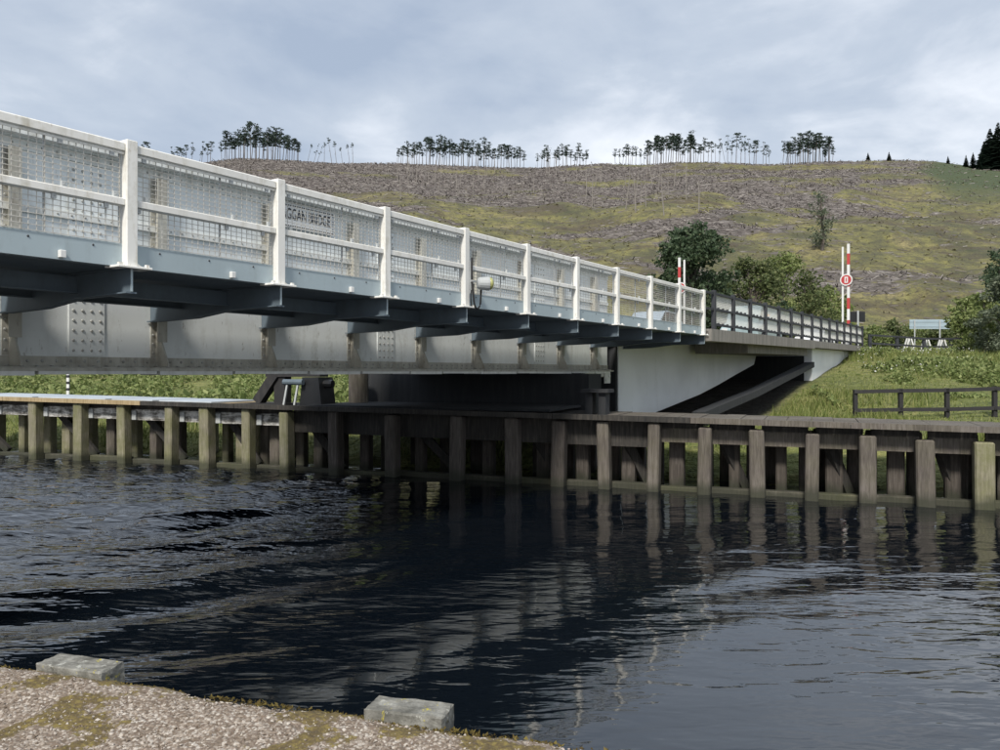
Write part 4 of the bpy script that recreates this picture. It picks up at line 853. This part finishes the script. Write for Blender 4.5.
# vehicles beyond the fences
def vehicle(name, t, d, z, L, Wd, prof, win, body, label, cat, extra=None):
    v_ = empty(name, (t, d, z), BA); tag(v_, label, cat, 'vehicles on the approach road')
    b = MB(); ins = 0.10; n = len(prof)
    def sec(y, k): return [(t + p[0] * L - L / 2, y, z + (p[1] if p[1] < 0.95 else p[1])) for p in prof]
    mid = [(t + p[0] * L - L / 2, z + p[1]) for p in prof]
    cxm = t; ring = []
    for y, sc in ((-Wd / 2, 0.93), (-Wd / 2 + 0.08, 1.0), (Wd / 2 - 0.08, 1.0), (Wd / 2, 0.93)):
        ring.append([(cxm + (px_ - cxm) * (1 - (1 - sc) * 0.3), d + y * (1.0 if pz < z + 0.95 else 0.86), z + 0.3 + (pz - z - 0.3) * (1 - (1 - sc) * 0.4)) for px_, pz in mid])
    for r in ring: b.v += r
    b.f += [tuple(range(n)), tuple(range(4 * n - 1, 3 * n - 1, -1))]
    for k in range(3): b.f += [(k * n + i, (k + 1) * n + i, (k + 1) * n + (i + 1) % n, k * n + (i + 1) % n) for i in range(n)]
    bd = b.build('body', body, v_)
    for w in win:
        pts = [(t + p[0] * L - L / 2, z + p[1]) for p in w]
        for sy in (-1, 1):
            bb = MB(); vs = [(px_, d + sy * (Wd / 2 * (1.0 if pz < z + 0.95 else 0.86) + 0.004), pz) for px_, pz in pts]; vs2 = [(a, y - sy * 0.03, c) for a, y, c in vs]
            k = len(vs); bb.add(vs + vs2, [tuple(range(k)), tuple(range(2 * k - 1, k - 1, -1))] + [(i, i + k, (i + 1) % k + k, (i + 1) % k) for i in range(k)]); bb.build('window', 'glass_dark', bd)
    for wx in (0.19, 0.80):
        for sy in (-1, 1):
            X = t + wx * L - L / 2; r = 0.32; w_ = MB().tube([(X, d + sy * (Wd / 2 - 0.2), z + r), (X, d + sy * (Wd / 2 + 0.012), z + r)], r, 16).build('wheel', 'rubber', v_)
            MB().tube([(X, d + sy * (Wd / 2 + 0.0125), z + r), (X, d + sy * (Wd / 2 + 0.022), z + r)], 0.2, 12).build('hub', 'hub_grey', w_)
    for sy in (-1, 1):
        MB().box((t - L / 2 - 0.02, d + sy * Wd * 0.36 - 0.14, z + 0.68), (t - L / 2 + 0.06, d + sy * Wd * 0.36 + 0.14, z + 0.82)).build('headlight', 'sign_white', bd)
        MB().box((t + L / 2 - 0.06, d + sy * Wd * 0.36 - 0.12, z + 0.72), (t + L / 2 + 0.015, d + sy * Wd * 0.36 + 0.12, z + 0.88)).build('tail_light', 'lamp_red', bd)
    if extra: extra(bd, t, d, z, L, Wd)
    return v_
car_p = [(0.01, 0.35), (0.0, 0.62), (0.05, 0.82), (0.25, 0.95), (0.38, 1.40), (0.50, 1.47), (0.76, 1.43), (0.95, 0.98), (1.0, 0.85), (0.99, 0.35)]
car_w = [[(0.30, 0.96), (0.395, 1.34), (0.52, 1.39), (0.52, 0.96)], [(0.54, 0.96), (0.54, 1.39), (0.74, 1.36), (0.86, 0.98)]]
vehicle('parked_car', t_of(815, 11.5), 11.5, roadz(t_of(815, 11.5)), 4.2, 1.75, car_p, car_w, 'car_white', 'white car seen through the dark fence left of the tall barrier', 'car')
vehicle('parked_car', t_of(653, 14.2), 14.2, roadz(t_of(653, 14.2)) - 0.0, 4.2, 1.75, car_p, car_w, 'car_silver', 'pale blue car seen through the mesh of the last white parapet bays', 'car')
van_p = [(0.01, 0.35), (0.0, 0.75), (0.03, 1.05), (0.13, 1.2), (0.22, 1.85), (0.28, 2.05), (0.97, 2.1), (1.0, 1.9), (1.0, 0.35)]
van_w = [[(0.16, 1.2), (0.235, 1.8), (0.36, 1.8), (0.36, 1.2)]]
def stripe(bd, t, d, z, L, Wd):
    for sy in (-1, 1): MB().box((t - 0.1, d + sy * (Wd / 2 * 0.86 + 0.012) - 0.01, z + 1.15), (t + 1.3, d + sy * (Wd / 2 * 0.86 + 0.012) + 0.01, z + 1.65)).build('orange_panel', 'orange_panel', bd)
vehicle('parked_van', t_of(752, 12.0), 12.0, roadz(t_of(752, 12.0)), 5.0, 1.95, van_p, van_w, 'van_blue', 'blue-green van with orange panel behind the near dark fence bays', 'van', stripe)

# ------------------------------------------------------------------ vegetation
def tri_cloud(cs, rad, n, size, rs, flat=0.8, quad=True):
    """leaf quads spread through ellipsoid clumps; returns verts (4 per leaf)"""
    cs = np.asarray(cs, float); rad = np.asarray(rad, float)
    w = rad[:, 0] * rad[:, 2]; k = rs.choice(len(cs), n, p=w / w.sum())
    d = rs.randn(n, 3); d /= np.linalg.norm(d, axis=1)[:, None]; r = rs.rand(n) ** 0.45
    p = cs[k] + d * rad[k] * r[:, None]
    a = rs.randn(n, 3) + d * 0.3; a /= np.linalg.norm(a, axis=1)[:, None]; b = np.cross(a, rs.randn(n, 3)); b /= np.linalg.norm(b, axis=1)[:, None]
    s = size * (0.4 + 1.1 * rs.rand(n) ** 1.5)[:, None]
    return np.stack([p - a * s * 0.5, p + b * s * 0.33, p + a * s * 0.5, p - b * s * 0.33], 1).reshape(-1, 3)
def broadleaf(name, px, Y, w, h, mat, bark, label, cat, n, size, seed, z0=None, dense=1.0, group=None, trunk=0.3, low=0.12):
    rs = np.random.RandomState(seed); rr_ = random.Random(seed); x, y = at(px, Y); z = gh(x, y) if z0 is None else z0
    t_ = empty(name, (x, y, z)); tag(t_, label, cat, group)
    b = MB(); top = h * 0.75; b.tube([(x, y, z - 0.3), (x + 0.05 * w, y, z + h * 0.25), (x - 0.03 * w, y + 0.03 * w, z + top)], [0.028 * h, 0.02 * h, 0.006 * h], 7)
    cs = []; rd = []
    m_ = int(16 + 10 * dense)
    for i in range(m_):
        f = low + (1 - low) * rr_.random() ** 0.9; wid = math.sin(min(1, max(0.02, (f - low * 0.5) * 1.05)) * math.pi) ** 0.6 if f > 0.35 else 0.85
        a = rr_.random() * 6.283; r = rr_.random() ** 0.6 * 0.42 * w * wid; rad = w * rr_.uniform(0.10, 0.19)
        c = (x + r * math.cos(a), y + r * math.sin(a), z + f * (h - rad * 0.8)); cs.append(c); rd.append((rad, rad, rad * 0.75))
        if i % 2 == 0: b.tube([(x, y, z + h * min(0.5, f * 0.6)), ((x + c[0]) / 2, (y + c[1]) / 2, z + f * h * 0.82), c], [0.012 * h, 0.008 * h, 0.003 * h], 5)
    for c, r3 in list(zip(cs, rd)):
        for j in range(5):
            d = Vector((rr_.gauss(0, 1), rr_.gauss(0, 1), rr_.gauss(0.25, 0.8))).normalized(); k_ = rr_.uniform(0.8, 1.25); q_ = r3[0] * rr_.uniform(0.22, 0.45)
            cs.append((c[0] + d.x * r3[0] * k_, c[1] + d.y * r3[1] * k_, max(z + 0.2, c[2] + d.z * r3[2] * k_))); rd.append((q_, q_, q_ * 0.8))
    b.build('trunk', bark, t_, fix=False)
    V = tri_cloud(cs, rd, n, size, rs); me = fastmesh('crown', V - np.array([x, y, z]), 4, np.arange(len(V)), mat); put(me, 'crown', (x, y, z), t_)
    return t_
TR = 'trees between the bridge and the hill'
broadleaf('broadleaf_tree', 692, 76, 9.0, 13.2, 'leaf_dark', 'bark_dark', 'large dark green round tree behind the end of the white parapet', 'tree', 17000, 0.36, 1, dense=5, group=TR)
broadleaf('broadleaf_tree', 724, 82, 5.5, 8.6, 'leaf_dark', 'bark_dark', 'smaller dark tree leaning on the right side of the large dark tree', 'tree', 4500, 0.34, 2, dense=2, group=TR)
broadleaf('broadleaf_tree', 752, 80, 7.5, 10.6, 'leaf_olive', 'bark_grey', 'olive green tree just right of the large dark tree', 'tree', 6000, 0.32, 3, dense=3, group=TR)
broadleaf('broadleaf_tree', 782, 92, 7.5, 12.0, 'leaf_bright', 'bark_grey', 'pale green tree behind the middle of the dark fence', 'tree', 5000, 0.32, 4, dense=3, group=TR)
broadleaf('broadleaf_tree', 806, 84, 7.5, 9.2, 'leaf_olive', 'bark_grey', 'low olive tree left of the tall barrier', 'tree', 5000, 0.32, 5, dense=3, group=TR)
broadleaf('broadleaf_tree', 830, 90, 6.0, 8.6, 'leaf_bright', 'bark_grey', 'pale green bush directly behind the tall barrier', 'bush', 4000, 0.32, 6, group=TR)
broadleaf('broadleaf_tree', 778, 74, 4.0, 5.4, 'leaf_dark', 'bark_dark', 'dark low bush behind the dark fence below the pale tree', 'bush', 3000, 0.3, 7, group=TR)
x, y, z = hit(822, 250); hw = 62 * y / FP
broadleaf('young_birch', 822, y, 36 * y / FP, hw, 'leaf_grey', 'bark_grey', 'thin wispy birch standing alone on the slope left of the tall barrier top', 'tree', 1700, 0.42, 8, dense=1.2)
broadleaf('willow_bush', 967, 50, 2.9, 4.2, 'leaf_bright', 'bark_grey', 'pale yellow-green willow bush right of the road sign', 'bush', 6000, 0.17, 9, dense=1.6, low=0.02)
broadleaf('willow_bush', 984, 47, 3.2, 3.7, 'leaf_bright', 'bark_grey', 'pale green bush in front of the dark tree near the right edge', 'bush', 6500, 0.17, 10, dense=1.6, low=0.02)
broadleaf('willow_bush', 1006, 44, 3.4, 4.4, 'leaf_grey', 'bark_grey', 'grey-green bush cut by the right picture edge', 'bush', 7000, 0.17, 11, dense=1.8, low=0.02)
broadleaf('broadleaf_tree', 1000, 56, 5.2, 7.6, 'leaf_dark', 'bark_dark', 'dark green tree behind the grey-green bush at right edge', 'tree', 6000, 0.22, 12, dense=1.6)
# hedge at the foot of the hill
rs0 = random.Random(21)
hl = ['low green shrub at the hill foot, %s' % s for s in ('directly above the traffic signal board', 'just left of the road sign top', 'above the left part of the road sign', 'above the right end of the road sign', 'between road sign and willow bush')]
for i, px in enumerate((872, 892, 915, 938, 955)): broadleaf('low_shrub', px, 105 + rs0.uniform(-6, 6), 5 + rs0.uniform(-1, 2), 2.8 + rs0.uniform(-0.5, 1.2), 'leaf_olive' if i % 2 else 'leaf_bright', 'bark_dark', hl[i], 'bush', 1500, 0.34, 30 + i, group='shrubs at the hill foot', low=0.02)
# small spruces
def spruce_mesh(seed, n=420):
    rs = np.random.RandomState(seed); V = []
    for i in range(n):
        f = rs.rand() ** 0.8; r = (1 - f) * 0.24 * (0.55 + 0.45 * rs.rand()) + 0.01; a = rs.rand() * 6.283; d = np.array([math.cos(a), math.sin(a), -0.25]); s = np.array([-math.sin(a), math.cos(a), 0])
        c = np.array([0, 0, f * 0.97 + 0.03]); L = r; wd = 0.05 * (1.2 - f); V += [c, c + d * L * 0.6 + s * wd, c + d * L, c + d * L * 0.6 - s * wd]
    me = fastmesh('crown', np.array(V), 4, np.arange(len(V)), 'needle_dark')
    tm_ = MB().tube([(0, 0, -0.02), (0, 0, 0.95)], [0.018, 0.003], 6).mesh('trunk', 'bark_dark', fix=False); return me, tm_
SPR = [spruce_mesh(50 + i) for i in range(3)]
def spruce(x, y, h, label, group, k, w=1.0):
    z = gh(x, y) - 0.02 * h; t_ = empty('spruce_tree', (x, y, z)); tag(t_, label, 'tree', group); cm, tm_ = SPR[k % 3]
    for me, nm in ((tm_, 'trunk'), (cm, 'crown')):
        o = put(me, nm, (x, y, z), t_); o.scale = (h * w, h * w, h); o.rotation_euler[2] = k * 1.7
spruce(*at(898, 100), 3.0, 'small dark spruce at the hill foot left of the road sign', None, 0, 1.6)
G1 = 'tall spruces at the top right'
for i, (px, Y, h) in enumerate(((984, 395, 14), (990, 388, 21), (998, 384, 24), (1008, 380, 26), (1020, 384, 25))): spruce(*at(px, Y), h, 'tall dark spruce in the stand at the top right corner of the slope', G1, i, 1.9)
for i, (px, Y, h) in enumerate(((868, 412, 4.5), (889, 412, 4.8))): spruce(*at(px, Y), h, ('lone small spruce on the bare skyline, left of a pair', 'lone small spruce on the bare skyline, right of a pair')[i], 'lone skyline spruces', i, 1.7)
for i, (px, Y, h) in enumerate(((948, 400, 4), (966, 395, 6), (973, 392, 8), (979, 384, 6))): spruce(*at(px, Y), h, 'young spruce growing beside the tall stand at the skyline right', 'young spruces at the skyline right', i, 1.5)
# skyline pines
def pine_mesh(seed, full=1.0):
    rs = np.random.RandomState(seed); rr_ = random.Random(seed); bx, by = rr_.uniform(-.03, .03), rr_.uniform(-.02, .02)
    b = MB(); b.tube([(0, 0, -0.04), (bx * 0.4, by * 0.4, 0.45), (bx, by, 0.96)], [0.0105, 0.0085, 0.003], 5)
    for i in range(7):
        f = rr_.uniform(0.35, 0.95); a = rr_.random() * 6.283; L = rr_.uniform(0.02, 0.06); c = (bx * f, by * f, f); b.tube([c, (c[0] + L * math.cos(a), c[1] + L * math.sin(a), f + L * 0.3)], [0.004, 0.002], 4)
    tm_ = b.mesh('trunk', 'bark_grey', fix=False); cs = []; rd = []
    for i in range(int(22 * full) + 2):
        f = 0.42 + 0.55 * rr_.random() ** 0.6 if i else 0.965; a = rr_.random() * 6.283; r = rr_.uniform(0.0, 0.11) * (1.1 - abs(f - 0.72) * 1.6); s = rr_.uniform(0.018, 0.048)
        cs.append((bx * f + r * math.cos(a), by * f + r * math.sin(a), f - s * 0.4)); rd.append((s * 1.5, s * 1.5, s * 0.7))
    V = tri_cloud(cs, rd, int(330 * full) + 30, 0.04, rs); return fastmesh('crown', V, 4, np.arange(len(V)), 'needle_dark'), tm_
PIN = [pine_mesh(70 + i, f) for i, f in enumerate((1.25, 1.25, 1.0, 1.0, 0.75, 0.6, 0.3, 0.18))]
def pine(x, y, h, label, group, k, rot, lean=0.0, w=1.0, name='pine_tree'):
    z = gh(x, y); t_ = empty(name, (x, y, z)); tag(t_, label, 'tree', group); t_.rotation_euler = (0, lean, 0); cm, tm_ = PIN[k]
    for me, nm in ((tm_, 'trunk'), (cm, 'crown')):
        o = put(me, nm, (x, y, z), t_); o.scale = (h * w, h * w, h); o.rotation_euler[2] = rot
rp = random.Random(99)
clumps = [(122, 152, 4, 12.5, (4, 5), 'sparse pine showing just above the left parapet rail', 'pines above the left rail'),
          (170, 214, 9, 12.5, (4, 5, 6), 'thin pine left of the first dense skyline clump', 'thin pines left of the first clump'),
          (221, 300, 34, 17.5, (0, 1, 2, 3), 'tall bare-trunked pine in the first dense skyline clump from the left', 'pines of the first skyline clump'),
          (304, 358, 9, 13.0, (6, 7), 'nearly bare pine on the skyline between the first two clumps', 'bare pines between the first clumps'),
          (396, 524, 46, 15.0, (0, 1, 2, 3), 'tall pine in the long skyline clump near the picture middle', 'pines of the middle skyline clump'),
          (536, 588, 17, 12.5, (1, 2, 3), 'pine in the small skyline clump right of the long one', 'pines of the small skyline clump'),
          (614, 645, 9, 10.5, (2, 3, 4), 'shorter pine at the left side of the fourth skyline clump', 'shorter pines of the fourth clump'),
          (645, 704, 26, 16.0, (0, 1, 2), 'tall pine in the dense fourth skyline clump', 'pines of the fourth skyline clump'),
          (706, 772, 16, 15.0, (4, 5, 6), 'thin sparse pine on the skyline between the last two clumps', 'sparse pines between the last clumps'),
          (782, 833, 26, 15.5, (0, 1, 2, 3), 'slim pine in the flat-topped clump at the right end of the skyline', 'pines of the right skyline clump')]
for a, b_, n, h, ks, lab, grp in clumps:
    for i in range(n):
        px = a + (b_ - a) * (i + rp.uniform(0.1, 0.9)) / n; Y = rp.uniform(404, 424)
        e = 1 - 0.28 * abs((px - (a + b_) / 2) / ((b_ - a) / 2)) ** 2 if n > 15 else 1
        k = rp.choice(ks); pine(*at(px, Y), h * e * rp.uniform(0.72, 1.14), lab, grp, k, rp.random() * 6.28, rp.gauss(0.02, 0.035) if k < 6 else rp.gauss(0.05, 0.16), rp.uniform(1.1, 1.5) if k < 5 else 0.9)
# bare trunks left standing on the felled slope
def snag_mesh(seed):
    r_ = random.Random(seed); b = MB(); b.tube([(0, 0, -0.03), (r_.uniform(-.02, .02), 0, 0.5), (r_.uniform(-.03, .03), 0, 1)], [0.019, 0.015, 0.006], 5)
    for i in range(6): f = r_.uniform(0.4, 0.97); a = r_.random() * 6.28; L = r_.uniform(0.02, 0.05); b.tube([(0, 0, f), (L * math.cos(a), L * math.sin(a), f + 0.01)], [0.004, 0.002], 3)
    return b.mesh('trunk', 'bark_pale', fix=False)
SNG = [snag_mesh(i) for i in range(4)]
snl = [(395, 500, 168, 198, 46, 'bare pale trunk standing on the felled slope below the long pine clump', 'bare trunks below the long clump'), (500, 612, 170, 205, 20, 'bare pale trunk on the slope below the small skyline clump', 'bare trunks below the small clump'),
       (612, 712, 168, 212, 24, 'bare pale trunk on the slope below the fourth skyline clump', 'bare trunks below the fourth clump')]
for a, b_, y0, y1, n, lab, grp in snl:
    for i in range(n):
        px = rp.uniform(a, b_); py = y0 + (y1 - y0) * rp.random() ** 1.4; x, y, z = hit(px, py + 4); h = rp.uniform(4, 11)
        o = bpy.data.objects.new('dead_trunk', SNG[i % 4]); COL.objects.link(o); o.location = (x, y, z - 0.2); o.scale = (h * 0.85, h * 0.85, h); o.rotation_euler = (rp.gauss(0, .04), rp.gauss(0, .07), rp.random() * 6); tag(o, lab, 'tree trunk', grp)
# brash, logs and stumps lying over the felled slope
rs = np.random.RandomState(8); n = 60000
px_ = rs.uniform(120, 1010, n); Y = 120 + 300 * rs.rand(n) ** 0.8; X = (px_ - 500) / FP * Y
bm_ = brash_at(X, Y); k = rs.rand(n) < 0.06 + 0.94 * bm_; X = X[k]; Y = Y[k]; n = len(X); Zg = ground_h(X, Y)
a = rs.randn(n) * 0.7 + np.where(rs.rand(n) < 0.3, 1.2, 0); L = 0.4 + rs.exponential(0.6, n); L = np.minimum(L, 5); tk = (0.04 + 0.07 * rs.rand(n)) * (0.6 + Y / 400)
dx, dy, dz = np.cos(a) * L / 2, np.sin(a) * L / 2, rs.randn(n) * 0.16 * L
C = np.stack([X, Y, Zg + 0.18 + 0.25 * rs.rand(n)], -1); D_ = np.stack([dx, dy, dz], -1); Nn = np.stack([-np.sin(a) * tk, np.cos(a) * tk, np.zeros(n)], -1); Uu = np.stack([np.zeros(n), np.zeros(n), tk * 1.6], -1)
V = np.stack([C - D_ - Nn, C - D_ + Nn, C - D_ + Uu, C + D_ - Nn, C + D_ + Nn, C + D_ + Uu], 1).reshape(-1, 3)
i0 = np.arange(n)[:, None] * 6; F = np.concatenate([i0 + np.array([0, 3, 5, 2]), i0 + np.array([1, 2, 5, 4]), i0 + np.array([0, 1, 4, 3])], 1).reshape(-1, 4)
tag(put(fastmesh('felled_brash', V, 4, F, 'brash_wood'), 'felled_brash', (0, 0, 0)), 'grey brash and logs strewn over the felled hillside', 'brash', kind='stuff')
# tussocks on the slope
n = 11000; px_ = rs.uniform(120, 1010, n); Y = 112 + 300 * rs.rand(n) ** 0.9; X = (px_ - 500) / FP * Y; k = rs.rand(n) > brash_at(X, Y) * 0.85; X = X[k]; Y = Y[k]; n = len(X)
V = blades(X, Y, ground_h(X, Y) - 0.1, rs.uniform(0.15, 0.42, n), rs.uniform(0.6, 1.5, n), 0.8, rs)
leafmat('tussock', [(0.08, 0.075, 0.04), (0.14, 0.125, 0.06), (0.25, 0.22, 0.10)], 0.9)
tag(put(fastmesh('moor_grass', V, 3, np.arange(len(V)), 'tussock'), 'moor_grass', (0, 0, 0)), 'olive and yellow moor grass tussocks on the felled hillside', 'grass', kind='stuff')
# meadow grass on the banks
rs = np.random.RandomState(12)
def meadow_pts(n, x0, x1, y0, y1): return rs.uniform(x0, x1, n), rs.uniform(y0, y1, n)
Xs, Ys = [], []
for n, x0, x1, y0, y1 in ((60000, -20, 14, 20, 46), (70000, 12, 42, 20, 62), (14000, 8, 70, 60, 110)):
    a_, b_ = meadow_pts(n, x0, x1, y0, y1); Xs.append(a_); Ys.append(b_)
X = np.concatenate(Xs); Y = np.concatenate(Ys)
s_ = (X + 15.48) * 0.3665 + (Y - 24.76) * 0.93; T_ = X * math.cos(BA) + Y * math.sin(BA); D2 = -X * math.sin(BA) + Y * math.cos(BA)
k = (s_ > 2.4) & ~((D2 > 7.9) & (D2 < 18) & (T_ > 22)) & (np.abs(X / Y) < 0.75); X = X[k]; Y = Y[k]; n = len(X); T_ = T_[k]; D2 = D2[k]
tall = fbm(X * 0.25, Y * 0.25, 3)
hgt = (0.10 + 0.32 * sstep(0.4, 0.7, tall)) * rs.uniform(0.6, 1.4, n) * np.where(Y > 60, 1.6, 1)
V = blades(X, Y, ground_h(X, Y) - 0.03, hgt, rs.uniform(0.03, 0.07, n) * np.where(Y > 60, 2, 1), 0.45, rs)
tag(put(fastmesh('meadow_grass', V, 3, np.arange(len(V)), 'grass_blade'), 'meadow_grass', (0, 0, 0)), 'rough green meadow grass on the canal banks', 'grass', kind='stuff')
# bushy weeds on the left bank and white flowers at right
n = 90000; X, Y = meadow_pts(n, -34, 6, 26, 62); s_ = (X + 15.48) * 0.3665 + (Y - 24.76) * 0.93; T_ = X * math.cos(BA) + Y * math.sin(BA); D2 = -X * math.sin(BA) + Y * math.cos(BA)
wd = fbm(X * 0.45, Y * 0.45, 4); k = (s_ > 6) & (wd > 0.40) & ~((D2 > 7.9) & (D2 < 18.5) & (T_ > 22)); X = X[k]; Y = Y[k]; wd = wd[k]; n = len(X)
Zg = ground_h(X, Y) + rs.rand(n) ** 0.7 * 1.0 * sstep(0.38, 0.62, wd)
P = np.stack([X, Y, Zg], -1); a = rs.randn(n, 3) * 0.06; b_ = rs.randn(n, 3) * 0.06
V = np.stack([P - a, P + b_, P + a, P - b_], 1).reshape(-1, 3)
tag(put(fastmesh('bank_weeds', V, 4, np.arange(len(V)), 'leaf_bright'), 'bank_weeds', (0, 0, 0)), 'leafy green weeds covering the left bank behind the jetty', 'weeds', kind='stuff')
n = 60000; X, Y = meadow_pts(n, 13, 36, 31, 45); D2 = -X * math.sin(BA) + Y * math.cos(BA); wd = fbm(X * 0.33 + 8, Y * 0.33, 4); k = (wd > 0.56) & (D2 < 7.5); X = X[k]; Y = Y[k]; wd = wd[k]; n = len(X)
P = np.stack([X, Y, ground_h(X, Y) + rs.rand(n) ** 0.8 * 0.5 * sstep(0.54, 0.68, wd)], -1); a = rs.randn(n, 3) * 0.045; b_ = rs.randn(n, 3) * 0.045
V = np.stack([P - a, P + b_, P + a, P - b_], 1).reshape(-1, 3)
tag(put(fastmesh('verge_weeds', V, 4, np.arange(len(V)), 'leaf_bright'), 'verge_weeds', (0, 0, 0)), 'leafy green weeds growing in patches on the right-hand meadow', 'weeds', kind='stuff')
n = 900; px_ = rs.uniform(858, 990, n); Y = rs.uniform(36, 60, n); X = (px_ - 500) / FP * Y; k = fbm(X * 0.4 + 3, Y * 0.4, 2) > 0.5; X = X[k]; Y = Y[k]; n = len(X)
P = np.stack([X, Y, ground_h(X, Y) + rs.uniform(0.2, 0.5, n)], -1); a = rs.randn(n, 3) * 0.02; b_ = rs.randn(n, 3) * 0.02
V = np.stack([P - a, P + b_, P + a, P - b_], 1).reshape(-1, 3)
tag(put(fastmesh('wild_flowers', V, 4, np.arange(len(V)), 'flower_white'), 'wild_flowers', (0, 0, 0)), 'white wild flowers dotted through the meadow beside the abutment', 'flowers', kind='stuff')
